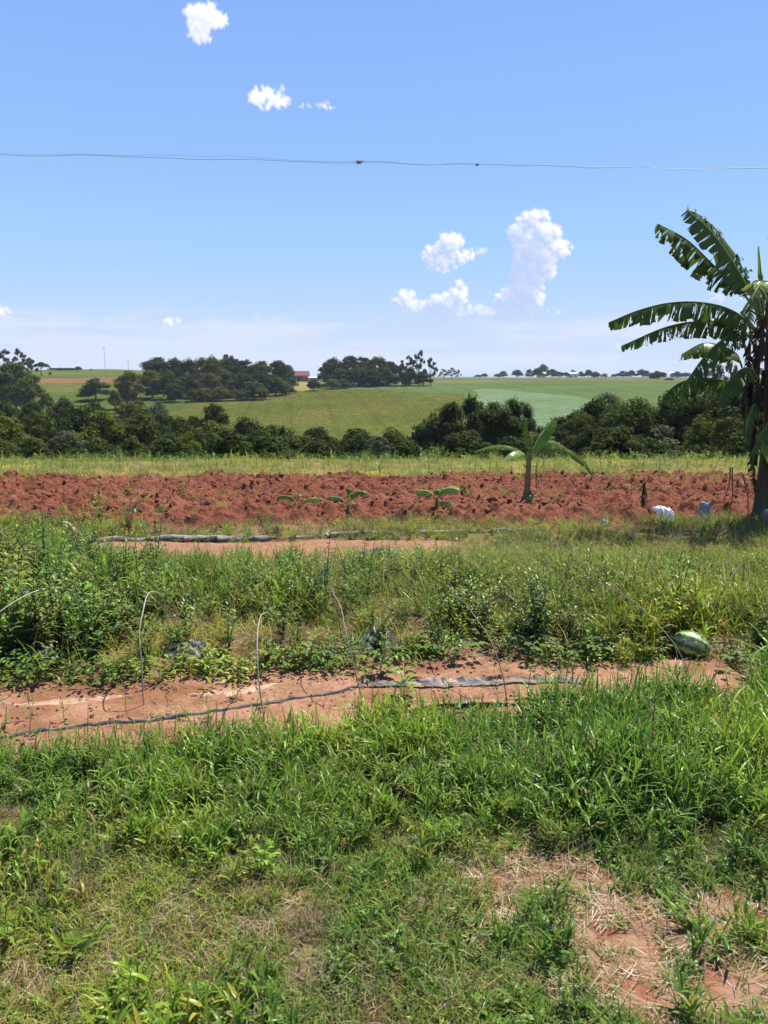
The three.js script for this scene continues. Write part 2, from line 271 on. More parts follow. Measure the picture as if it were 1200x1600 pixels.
function fieldKind(x, d) {
  if (d < 40) return 'crop';
  if (inside(FIELD.olive, x, d)) return 'olive';
  if (inside(FIELD.pale, x, d)) return 'pale';
  if (inside(FIELD.yard, x, d)) return 'yard';
  if (inside(FIELD.redStrip, x, d)) return 'red';
  if (inside(FIELD.corn, x, d)) return 'corn';
  if (d < 175) return x < -45 ? 'pasture' : 'scrub';
  if (x < -55 && x / d < -0.17) return d > 330 ? 'leftPale' : 'pasture';
  if (x > -14 && d < 346 - 0.05 * x) return 'green';
  return d > 330 ? 'far' : 'pasture';
}
{
  const N = 2048, X0 = -420, X1 = 420, D0 = 12, D1 = 860, data = new Uint8Array(N * N * 4), enc = (v) => { v = clamp(v, 0, 1); return (v <= 0.0031308 ? v * 12.92 : 1.055 * v ** (1 / 2.4) - 0.055) * 255; };
  for (let j = 0; j < N; j++) for (let i = 0; i < N; i++) {
    const x = lerp(X0, X1, (i + 0.5) / N), d = lerp(D0, D1, (j + 0.5) / N), wx = x + (noise(x * 0.12, d * 0.12) - 0.5) * 3, wd = d + (noise(x * 0.1 + 50, d * 0.1) - 0.5) * 4, kind = fieldKind(wx, wd);
    let c = FC[kind]; const n = noise(x * 0.06, d * 0.06), n2 = noise(x * 0.7, d * 0.7), n3 = hash(i, j);
    let k = 0.62 + 0.26 * n + 0.22 * n2 + 0.36 * n3;
    if (kind === 'pale') k *= 1 + 0.10 * Math.sin((d * 0.75 + x * 0.5 + 4 * noise(x * 0.05, d * 0.05)) * 1.1);
    if (kind === 'green') k *= 1 + 0.06 * Math.sin((d + x * 0.3) * 1.3);
    if (kind === 'corn' || kind === 'leftPale') k *= 1 + 0.12 * Math.sin(d * 1.0);
    if (kind === 'olive' || kind === 'green') k *= 1 - 0.16 * sstep(0.80, 0.98, Math.cos((x + d * 0.12 + 1.5 * noise(x * 0.04, d * 0.02)) * 0.55)) + 0.10 * (noise(x * 1.1, d * 0.16) - 0.5);
    if (kind === 'olive') c = mix3(c, [0.104, 0.086, 0.026], sstep(0.45, 0.9, noise(x * 0.05 + 9, d * 0.03)) * 0.7);
    if (kind === 'far') c = mix3(c, [0.070, 0.086, 0.030], sstep(0.3, 0.8, noise(x * 0.01, d * 0.045 + 20)));
    if (kind === 'pasture') c = mix3(c, [0.082, 0.090, 0.026], sstep(0.4, 0.8, noise(x * 0.035 + 30, d * 0.05)));
    if (kind === 'crop') { c = mix3(c, [0.185, 0.170, 0.036], sstep(0.35, 0.75, noise(x * 0.5, d * 1.1)) * 0.8); c = mix3(c, SOIL.redPale, sstep(16.5, 15, d) * 0.7); }
    if (x > 20 && Math.abs(d - 346 + 0.05 * x + (n - 0.5) * 3) < 1.3) c = [0.05, 0.08, 0.03];
    if (x > 60 && Math.abs(d - 520 + n * 8) < 3) c = [0.06, 0.09, 0.035];
    const o = (j * N + i) * 4; data[o] = enc(c[0] * k); data[o + 1] = enc(c[1] * k); data[o + 2] = enc(c[2] * k); data[o + 3] = 255;
  }
  const map = new THREE.DataTexture(data, N, N); map.colorSpace = THREE.SRGBColorSpace; map.magFilter = THREE.LinearFilter; map.wrapS = map.wrapT = THREE.ClampToEdgeWrapping; map.needsUpdate = true;
  const rows = []; for (let d = -60; d < 1690; d += d < 14 ? 4 : d < 40 ? 0.6 : 1 + d * 0.012) rows.push(d);
  const nx = 220, pos = [], uv = [], idx = [];
  rows.forEach((d, j) => { for (let i = 0; i <= nx; i++) { const s = (i / nx * 2 - 1), x = s * (60 + 0.85 * Math.max(d, 0)); pos.push(x, land(x, d) - 0.13 * sstep(17, 15.6, d) + (d > 16 ? (noise(x * 0.9, d * 0.9) - 0.5) * 0.1 : 0) + (d > 60 ? (noise(x * 0.03, d * 0.03) - 0.5) * 0.9 * sstep(60, 120, d) : 0), -d); uv.push((x - X0) / (X1 - X0), (d - D0) / (D1 - D0)); if (j && i) { const a = (j - 1) * (nx + 1) + i - 1; idx.push(a, a + 1, a + nx + 2, a, a + nx + 2, a + nx + 1); } } });
  const g = new THREE.BufferGeometry(); g.setAttribute('position', new THREE.Float32BufferAttribute(pos, 3)); g.setAttribute('uv', new THREE.Float32BufferAttribute(uv, 2)); g.setIndex(idx); g.computeVertexNormals();
  solo('terrain', g, new THREE.MeshPhysicalMaterial({ map, roughness: 1, specularIntensity: 0 }), 'rolling farmland with olive, green and pale crop fields beyond the valley', 'farmland', [0, 0, 0], null, 'structure');
}
console.log('land done');
const TREES = [
  [-28.21,51.46,4.07,3.99,"round","mid","mid green tree, first from the left in the front row of the valley thicket"],
  [-23.44,46.5,3.48,3.58,"round","olive","olive green tree, second from the left in the front row of the valley thicket"],
  [-24.25,52.22,4.28,3.98,"irreg","olive","olive green tree, third from the left in the front row of the valley thicket"],
  [-19.56,47.44,3.77,2.95,"irreg","grey","grey green tree, fourth from the left in the front row of the valley thicket"],
  [-19.86,53.0,4.39,4.02,"irreg","mid","mid green tree, fifth from the left in the front row of the valley thicket"],
  [-16.32,50.1,3.85,2.67,"irreg","mid","mid green tree, sixth from the left in the front row of the valley thicket"],
  [-12.99,46.31,3.69,3.43,"round","dark","dark green tree, seventh from the left in the front row of the valley thicket"],
  [-12.15,49.97,4.2,3.36,"irreg","dark","dark green tree, eighth from the left in the front row of the valley thicket"],
  [-9.71,49.79,3.92,4.82,"round","mid","mid green tree, ninth from the left in the front row of the valley thicket"],
  [-7.99,50.62,4.19,3.3,"irreg","dark","dark green tree, tenth from the left in the front row of the valley thicket"],
  [-5.43,48.78,3.93,4.58,"irreg","mid","mid green tree, eleventh from the left in the front row of the valley thicket"],
  [-3.41,46.47,3.8,2.58,"bush","dark","dark green tree, twelfth from the left in the front row of the valley thicket"],
  [-1.88,53.33,4.35,3.71,"irreg","dark","dark green tree, thirteenth from the left in the front row of the valley thicket"],
  [0.54,48.22,4.04,3.36,"irreg","mid","mid green tree, fourteenth from the left in the front row of the valley thicket"],
  [3.32,49.32,3.7,3.14,"bush","lime","yellow green tree, fifteenth from the left in the front row of the valley thicket"],
  [5.04,47.41,3.5,2.71,"irreg","lime","yellow green tree, sixteenth from the left in the front row of the valley thicket"],
  [9.42,47.46,4.36,4.32,"bush","olive","olive green tree, seventeenth from the left in the front row of the valley thicket"],
  [13.08,50.88,5.17,3.88,"bush","dark","dark green tree, eighteenth from the left in the front row of the valley thicket"],
  [15.64,50.94,4.96,3.84,"round","dark","dark green tree, nineteenth from the left in the front row of the valley thicket"],
  [18.69,53.0,5.26,4.69,"irreg","grey","grey green tree, twentieth from the left in the front row of the valley thicket"],
  [21.01,51.07,5.53,2.8,"round","lime","yellow green tree, twenty-first from the left in the front row of the valley thicket"],
  [21.18,47.3,5.2,2.84,"bush","olive","olive green tree, twenty-second from the left in the front row of the valley thicket"],
  [25.36,50.29,5.74,3.92,"bush","dark","dark green tree, twenty-third from the left in the front row of the valley thicket"],
  [26.81,49.01,5.53,2.95,"bush","dark","dark green tree, twenty-fourth from the left in the front row of the valley thicket"],
  [-35.38,63.76,6.72,4.85,"round","mid","mid green tree, first from the left in the second row of the valley thicket"],
  [-35.99,72.36,8.04,7.12,"irreg","lime","yellow green tree, second from the left in the second row of the valley thicket"],
  [-31.94,71.26,8.27,4.14,"irreg","mid","mid green tree, third from the left in the second row of the valley thicket"],
  [-29.69,73.82,8.84,6.65,"irreg","deep","deep green tree, fourth from the left in the second row of the valley thicket"],
  [-26.14,71.64,8.71,4.99,"irreg","lime","yellow green tree, fifth from the left in the second row of the valley thicket"],
  [-23.58,73.88,8.44,6.36,"irreg","mid","mid green tree, sixth from the left in the second row of the valley thicket"],
  [-19.24,73.48,8.52,6.19,"fine","dark","dark green tree, seventh from the left in the second row of the valley thicket"],
  [-15.91,73.46,7.42,7.27,"irreg","lime","yellow green tree, eighth from the left in the second row of the valley thicket"],
  [-11.22,64.36,7.1,3.93,"irreg","dark","dark green tree, ninth from the left in the second row of the valley thicket"],
  [-9.82,72.09,7.65,6.82,"fine","dark","dark green tree, tenth from the left in the second row of the valley thicket"],
  [-6.06,72.02,7.52,5.89,"round","deep","deep green tree, eleventh from the left in the second row of the valley thicket"],
  [-2.18,67.74,6.77,5.9,"irreg","dark","dark green tree, twelfth from the left in the second row of the valley thicket"],
  [0.98,71.61,6.97,4.75,"fine","dark","dark green tree, thirteenth from the left in the second row of the valley thicket"],
  [4.55,70.7,8.07,6.85,"irreg","dark","dark green tree, fourteenth from the left in the second row of the valley thicket"],
  [10.29,54.11,5.92,3.31,"round","dark","dark green tree, first from the left in the tall thicket behind the young banana"],
  [14.94,61.89,7.62,3.81,"round","dark","dark green tree, second from the left in the tall thicket behind the young banana"],
  [15.8,58.01,7.77,3.8,"irreg","dark","dark green tree, third from the left in the tall thicket behind the young banana"],
  [17.2,54.49,6.88,5.4,"irreg","mid","mid green tree, fourth from the left in the tall thicket behind the young banana"],
  [20.7,58.13,7.67,5.71,"round","olive","olive green tree, fifth from the left in the tall thicket behind the young banana"],
  [24.37,60.98,8.79,4.98,"round","dark","dark green tree, sixth from the left in the tall thicket behind the young banana"],
  [24.51,55.38,8.06,5.39,"irreg","dark","dark green tree, seventh from the left in the tall thicket behind the young banana"],
  [27.53,56.61,7.97,4.76,"irreg","dark","dark green tree, eighth from the left in the tall thicket behind the young banana"],
  [29.26,55.53,7.75,3.17,"round","dark","dark green tree, ninth from the left in the tall thicket behind the young banana"],
  [-48.98,91.43,11.45,5.1,"irreg","dark","dark green tree, first from the left in the back row of the valley thicket"],
  [-49.8,101.02,11.26,7.98,"irreg","dark","dark green tree, second from the left in the back row of the valley thicket"],
  [-42.8,94.16,11.61,5.27,"irreg","dark","dark green tree, third from the left in the back row of the valley thicket"],
  [-40.6,97.74,11.76,5.98,"irreg","dark","dark green tree, fourth from the left in the back row of the valley thicket"],
  [-33.14,88.96,11.52,5.39,"round","dark","dark green tree, fifth from the left in the back row of the valley thicket"],
  [-33.48,102.48,12.08,8.97,"round","olive","olive green tree, sixth from the left in the back row of the valley thicket"],
  [-29.89,102.84,10.6,7.11,"round","dark","dark green tree, seventh from the left in the back row of the valley thicket"],
  [-78.76,149.34,8.78,6.05,"bush","dark","dark green tree, first from the left in the scrub below the green pasture"],
  [-73.89,150.2,8.35,7.39,"bush","olive","olive green tree, second from the left in the scrub below the green pasture"],
  [-71.09,157.55,6.34,8.53,"bush","mid","mid green tree, third from the left in the scrub below the green pasture"],
  [-62.99,154.46,7.07,4.86,"round","mid","mid green tree, fourth from the left in the scrub below the green pasture"],
  [-56.36,152.82,6.08,8.56,"round","mid","mid green tree, fifth from the left in the scrub below the green pasture"],
  [-50.21,151.13,6.68,8.78,"round","olive","olive green tree, sixth from the left in the scrub below the green pasture"],
  [-17.49,80,10.05,3.19,"irreg","dark","upright dark tree standing above the thicket in front of olive field"],
  [-20.82,84,9.6,3.07,"round","dark","dark rounded tree on the thicket edge at the olive field corner"],
  [-0.38,46,3.54,1.68,"umbrella","grey","pale silvery tree at the thicket front below the olive field"],
  [-12.91,45,2.79,1.5,"bush","grey","low grey green bush at the thicket front on the left"],
  [-12.34,48,4.09,2.08,"round","lime","yellow green sunlit tree in the left half of the thicket front"],
  [17.84,62,9.17,4.13,"fine","grey","rounded grey green fine-leaved tree beside the green field corner"],
  [14.12,56,6.37,2.8,"irreg","olive","brownish olive tree left of the grey green fine-leaved tree"],
  [17.87,54,5.79,3.14,"irreg","olive","brownish sunlit tree right of the grey green fine-leaved tree"],
  [21.09,57,8.31,4.27,"round","mid","tall leafy tree under the lowest hanging banana leaf"],
  [21.96,55,7.45,3.66,"irreg","dark","dark leafy tree beside the large banana plant"],
  [26.11,60,9.34,3.49,"irreg","olive","tall olive tree directly behind the large banana trunk"],
  [14.24,36,1.35,1.26,"bush","lime","small bright green rounded bush on the crop field edge"],
  [-92.32,195,15.13,12.98,"round","mid","large tall leafy tree at the left picture edge"],
  [-146.15,300,12.63,9.98,"airy","dark","airy tree rising behind the large leafy tree, leftmost"],
  [-139.27,300,13.1,8.49,"airy","dark","airy tree rising behind the large leafy tree, second from left"],
  [-137.89,305,9.42,7.61,"airy","dark","airy tree rising behind the large leafy tree, third from left"],
  [-125.13,240,15.9,11.98,"round","dark","rounded dark tree behind the tall leafy tree"],
  [-153.49,350,5.94,6.99,"umbrella","deep","small flat-topped tree on the left skyline"],
  [-157.08,402,2.45,4.01,"round","dark","lone small round tree on the left skyline field"],
  [-154.34,412,1.0,1.71,"bush","dark","tiny dark bush right of the lone skyline tree"],
  [-140.97,330,2.68,1.37,"bush","dark","tiny dark bush in the left pale green field"],
  [-177.89,420,1.45,6.29,"bush","deep","low hedge bush on the left skyline, first from the left"],
  [-174.46,420,1.45,6.29,"bush","deep","low hedge bush on the left skyline, second from the left"],
  [-170.68,420,1.45,5.94,"bush","deep","low hedge bush on the left skyline, third from the left"],
  [-167.59,420,1.45,4.89,"bush","deep","low hedge bush on the left skyline, fourth from the left"],
  [-92.61,250,6.94,9.98,"round","dark","isolated dense dark dome tree in the green pasture"],
  [-75.04,228,10.03,7.59,"irreg","olive","olive tree right of the dark dome tree in the pasture"],
  [-74.53,215,6.8,4.65,"bush","olive","low olive shrub between dome tree and olive tree"],
  [-44.49,140,10.32,7.22,"round","dark","dark rounded tree below the olive pasture tree"],
  [-43.74,150,8.98,3.99,"fine","grey","hazy grey green tree at the olive field left corner"],
  [-69.94,170,8.34,3.68,"bush","mid","round bush in the pasture left of the dome tree"],
  [-82.76,190,7.96,4.11,"bush","olive","olive bush in the pasture beside the large leafy tree"],
  [-75.94,255,9.04,11.03,"irreg","olive","olive green tree, first from the left in the hillside wood left of the red house"],
  [-82.52,285,11.86,12.8,"round","dark","dark green tree, second from the left in the hillside wood left of the red house"],
  [-69.71,252,8.93,7.13,"irreg","mid","mid green tree, third from the left in the hillside wood left of the red house"],
  [-74.97,280,10.98,9.32,"irreg","dark","dark green tree, fourth from the left in the hillside wood left of the red house"],
  [-65.95,245,5.51,6.93,"irreg","dark","dark green tree, fifth from the left in the hillside wood left of the red house"],
  [-67.01,258,6.91,7.73,"irreg","mid","mid green tree, sixth from the left in the hillside wood left of the red house"],
  [-68.7,275,11.2,9.15,"irreg","dark","dark green tree, seventh from the left in the hillside wood left of the red house"],
  [-60.62,246,4.3,5.32,"bush","mid","mid green tree, eighth from the left in the hillside wood left of the red house"],
  [-62.33,258,7.63,7.73,"irreg","dark","dark green tree, ninth from the left in the hillside wood left of the red house"],
  [-65.35,278,11.4,8.79,"irreg","mid","mid green tree, tenth from the left in the hillside wood left of the red house"],
  [-57.42,248,4.77,7.43,"bush","olive","olive green tree, eleventh from the left in the hillside wood left of the red house"],
  [-56.78,255,8.56,8.49,"irreg","olive","olive green tree, twelfth from the left in the hillside wood left of the red house"],
  [-59.26,272,12.51,9.5,"irreg","olive","olive green tree, thirteenth from the left in the hillside wood left of the red house"],
  [-52.33,250,5.1,7.49,"bush","olive","olive green tree, fourteenth from the left in the hillside wood left of the red house"],
  [-53.17,262,8.65,9.59,"irreg","mid","mid green tree, fifteenth from the left in the hillside wood left of the red house"],
  [-56.69,285,13.49,11.86,"round","dark","dark green tree, sixteenth from the left in the hillside wood left of the red house"],
  [-48.02,252,4.0,6.29,"bush","mid","mid green tree, seventeenth from the left in the hillside wood left of the red house"],
  [-48.14,265,8.6,10.14,"round","dark","dark green tree, eighteenth from the left in the hillside wood left of the red house"],
  [-49.94,282,12.22,10.32,"round","dark","dark green tree, nineteenth from the left in the hillside wood left of the red house"],
  [-43.02,256,6.68,11.07,"bush","mid","mid green tree, twentieth from the left in the hillside wood left of the red house"],
  [-42.78,268,8.12,9.81,"irreg","dark","dark green tree, twenty-first from the left in the hillside wood left of the red house"],
  [-44.67,285,11.8,10.91,"round","mid","mid green tree, twenty-second from the left in the hillside wood left of the red house"],
  [-37.87,272,7.33,8.15,"round","mid","mid green tree, twenty-third from the left in the hillside wood left of the red house"],
  [-39.77,290,11.48,10.62,"irreg","dark","dark green tree, twenty-fourth from the left in the hillside wood left of the red house"],
  [-36.07,275,5.63,7.32,"bush","mid","mid green tree, twenty-fifth from the left in the hillside wood left of the red house"],
  [-38.22,300,10.41,8.99,"round","dark","dark green tree, twenty-sixth from the left in the hillside wood left of the red house"],
  [-34.25,282,3.4,4.69,"bush","olive","olive green tree, twenty-seventh from the left in the hillside wood left of the red house"],
  [-24.26,330,9.23,7.14,"irreg","dark","dark green tree, first from the left in the hilltop wood right of the red house"],
  [-21.22,325,10.89,9.19,"irreg","mid","mid green tree, second from the left in the hilltop wood right of the red house"],
  [-16.91,318,6.7,10.58,"irreg","dark","dark green tree, third from the left in the hilltop wood right of the red house"],
  [-14.53,330,12.14,13.73,"irreg","dark","dark green tree, fourth from the left in the hilltop wood right of the red house"],
  [-10.4,318,7.47,11.64,"irreg","dark","dark green tree, fifth from the left in the hilltop wood right of the red house"],
  [-9.29,335,12.13,12.26,"round","dark","dark green tree, sixth from the left in the hilltop wood right of the red house"],
  [-4.68,318,6.7,10.58,"irreg","dark","dark green tree, seventh from the left in the hilltop wood right of the red house"],
  [-3.18,325,11.15,11.9,"irreg","mid","mid green tree, eighth from the left in the hilltop wood right of the red house"],
  [1.31,320,6.11,9.58,"irreg","dark","dark green tree, ninth from the left in the hilltop wood right of the red house"],
  [2.14,328,10.32,10.37,"round","dark","dark green tree, tenth from the left in the hilltop wood right of the red house"],
  [7.31,320,10.47,7.99,"cone","dark","dark green tree, eleventh from the left in the hilltop wood right of the red house"],
  [10.53,322,7.32,6.97,"round","dark","dark green tree, twelfth from the left in the hilltop wood right of the red house"],
  [10.87,325,11.93,5.95,"airy","mid","mid green tree, thirteenth from the left in the hilltop wood right of the red house"],
  [14.43,328,13.99,8.73,"airy","dark","dark green tree, fourteenth from the left in the hilltop wood right of the red house"],
  [16.33,322,6.55,8.04,"round","dark","dark green tree, fifteenth from the left in the hilltop wood right of the red house"],
  [19.36,325,11.15,7.03,"airy","dark","dark green tree, sixteenth from the left in the hilltop wood right of the red house"],
  [-26.69,296,4.38,5.91,"round","dark","small round dark tree standing in front of the white shed"],
  [-20.25,305,4.34,7.61,"bush","grey","low grey green tree right of the small round dark tree"],
  [-16.15,308,4.16,6.66,"bush","mid","low green bush beside the grey green tree near the shed"],
  [36.91,480,6.38,7.19,"airy","deep","small airy tree on the skyline past the wood, first from the left"],
  [41.61,480,7.15,7.99,"airy","deep","small airy tree on the skyline past the wood, second from the left"],
  [45.55,480,6.0,5.59,"airy","deep","small airy tree on the skyline past the wood, third from the left"],
  [79.93,659.47,2.58,7.68,"round","mid","far tree on the right skyline, first from the left"],
  [85.37,664.17,3.64,6.63,"round","deep","far tree on the right skyline, second from the left"],
  [102.29,701.92,3.82,8.18,"bush","dark","far tree on the right skyline, third from the left"],
  [106.36,695.08,6.0,8.1,"round","mid","far tree on the right skyline, fourth from the left"],
  [118.73,697.81,7.15,10.45,"round","deep","far tree on the right skyline, fifth from the left"],
  [129.64,698.14,7.15,8.13,"irreg","dark","far tree on the right skyline, sixth from the left"],
  [131.85,671.96,9.05,11.18,"bush","deep","far tree on the right skyline, seventh from the left"],
  [142.71,701.33,11.14,11.67,"irreg","mid","far tree on the right skyline, eighth from the left"],
  [142.27,661.46,7.9,12.11,"bush","mid","far tree on the right skyline, ninth from the left"],
  [149.0,666.92,5.24,8.88,"round","dark","far tree on the right skyline, tenth from the left"],
  [155.3,668.09,4.71,7.78,"round","dark","far tree on the right skyline, eleventh from the left"],
  [169.88,701.61,7.2,8.17,"bush","deep","far tree on the right skyline, twelfth from the left"],
  [171.79,681.55,5.32,6.8,"round","deep","far tree on the right skyline, thirteenth from the left"],
  [177.27,677.28,7.47,9.02,"bush","dark","far tree on the right skyline, fourteenth from the left"],
  [180.54,668.53,5.25,10.01,"round","deep","far tree on the right skyline, fifteenth from the left"],
  [185.53,656.85,3.65,5.46,"round","mid","far tree on the right skyline, sixteenth from the left"],
  [201.65,680.28,3.12,9.06,"round","mid","far tree on the right skyline, seventeenth from the left"],
  [208.3,678.74,5.3,10.16,"irreg","dark","far tree on the right skyline, eighteenth from the left"],
  [217.78,687.92,7.03,9.16,"bush","deep","far tree on the right skyline, nineteenth from the left"],
  [227.84,687.83,7.58,14.88,"bush","deep","far tree on the right skyline, twentieth from the left"],
  [241.88,703.52,4.4,10.54,"irreg","mid","far tree on the right skyline, twenty-first from the left"],
  [249.54,665.76,5.24,11.08,"round","deep","far tree on the right skyline, twenty-second from the left"],
  [256.88,664.93,4.71,12.17,"bush","mid","far tree on the right skyline, twenty-third from the left"],
  [276.57,686.8,4.81,12.57,"irreg","deep","far tree on the right skyline, twenty-fourth from the left"],
  [292.63,704.09,6.68,11.72,"round","dark","far tree on the right skyline, twenty-fifth from the left"],
  [301.63,658.54,7.36,13.15,"bush","deep","far tree on the right skyline, twenty-sixth from the left"],
  [323.61,676.54,8.56,14.63,"round","dark","far tree on the right skyline, twenty-seventh from the left"],
  [154.45,440,5.61,9.88,"round","dark","dense dark round tree alone in the far right field"],
  [160.83,440,1.71,5.86,"bush","deep","smaller pale bush right of the dense dark field tree"],
  [67.93,160,16.13,5.32,"airy","mid","loose tall tree seen through the banana leaves"],
  [66.71,150,16.98,5.49,"airy","olive","loose olive tree just left of the banana trunk"],
  [7.6,56,7.88,6.06,"bamboo","dark","dark feathery bamboo clump left of the young banana"],
  [7.0,64,9.46,0.85,"cone","olive","thin brownish spire plant rising above the bamboo clump"],
];
// ---------------------------------------------------------------- trees: unit shapes, one metre high and wide, scaled for each tree
const bark = [0.16, 0.125, 0.09];
function crownShape(seed, lobes, leaves, size, o = {}) {
  const r = rng(seed), f = new Faces(), total = lobes.reduce((s, l) => s + l[3] * l[3], 0), q = V(0, 0, 0), n = V(0, 0, 0), a = V(0, 0, 0), b = V(0, 0, 0);
  const ball = () => { let x, y, z; do { x = r() * 2 - 1; y = r() * 2 - 1; z = r() * 2 - 1; } while (x * x + y * y + z * z > 1 || x * x + y * y + z * z < 0.01); return V(x, y, z); };
  const face = (p, nn, s, c) => { a.set(r() - 0.5, r() - 0.5, r() - 0.5).cross(nn).normalize(); b.copy(nn).cross(a); const l = s * (0.7 + 0.7 * r()), w = l * (0.45 + 0.3 * r()); const i = [f.v(p.clone().addScaledVector(a, -l), c), f.v(p.clone().addScaledVector(b, -w), c), f.v(p.clone().addScaledVector(a, l), c), f.v(p.clone().addScaledVector(b, w), c)]; f.quad(...i); };
  for (const [x, y, z, R, flat = 0.85] of lobes) {
    const count = Math.round(leaves * R * R / total), clumps = Math.max(5, Math.round((o.clumps ?? 9) * (R / 0.2) ** 1.2)), per = Math.ceil(count / clumps);
    for (let k = 0; k < clumps; k++) {
      const u = ball().normalize(); if (u.y < -0.35) u.y *= -0.6;
      const rad = R * (0.34 + 0.2 * r()), c = V(x, y, z).add(V(u.x * R * 0.74, u.y * R * 0.74 * flat, u.z * R * 0.74)), tone = tint([1, 1, 1], r, 0.28);
      for (let m = 0; m < per; m++) {
        q.copy(ball()); const len = q.length(); q.multiplyScalar(Math.pow(len, -0.45));
        n.copy(q).normalize().multiplyScalar(0.9).add(ball().multiplyScalar(0.7)); n.y += 0.4; n.normalize();
        face(c.clone().add(V(q.x * rad, q.y * rad * 0.8, q.z * rad)), n, size, tint(tone, r, 0.2));
      }
    }
    for (let m = 0; m < (o.inner ?? 26); m++) { const v = ball().multiplyScalar(R * 0.7); v.y *= flat; face(V(x, y, z).add(v), ball().normalize(), R * 0.2, tint([0.9, 0.9, 0.9], r, 0.2)); }
  }
  return f.geo();
}
function trunkShape(seed, lobes, rad, forkY) {
  const r = rng(seed), f = new Faces(), fork = V((r() - 0.5) * 0.06, forkY, (r() - 0.5) * 0.06);
  f.rod([V(0, -0.08, 0), V((r() - 0.5) * 0.03, forkY * 0.5, 0), fork], rad, rad * 0.7, bark, 6);
  for (const [x, y, z, R] of lobes) { const e = V(x, y + R * 0.3, z), m = fork.clone().lerp(e, 0.5).add(V((r() - 0.5) * 0.05, 0.03, (r() - 0.5) * 0.05)); f.rod([fork, m, e], rad * 0.5, rad * 0.12, bark, 4); }
  return f.geo();
}
const SHAPES = {};
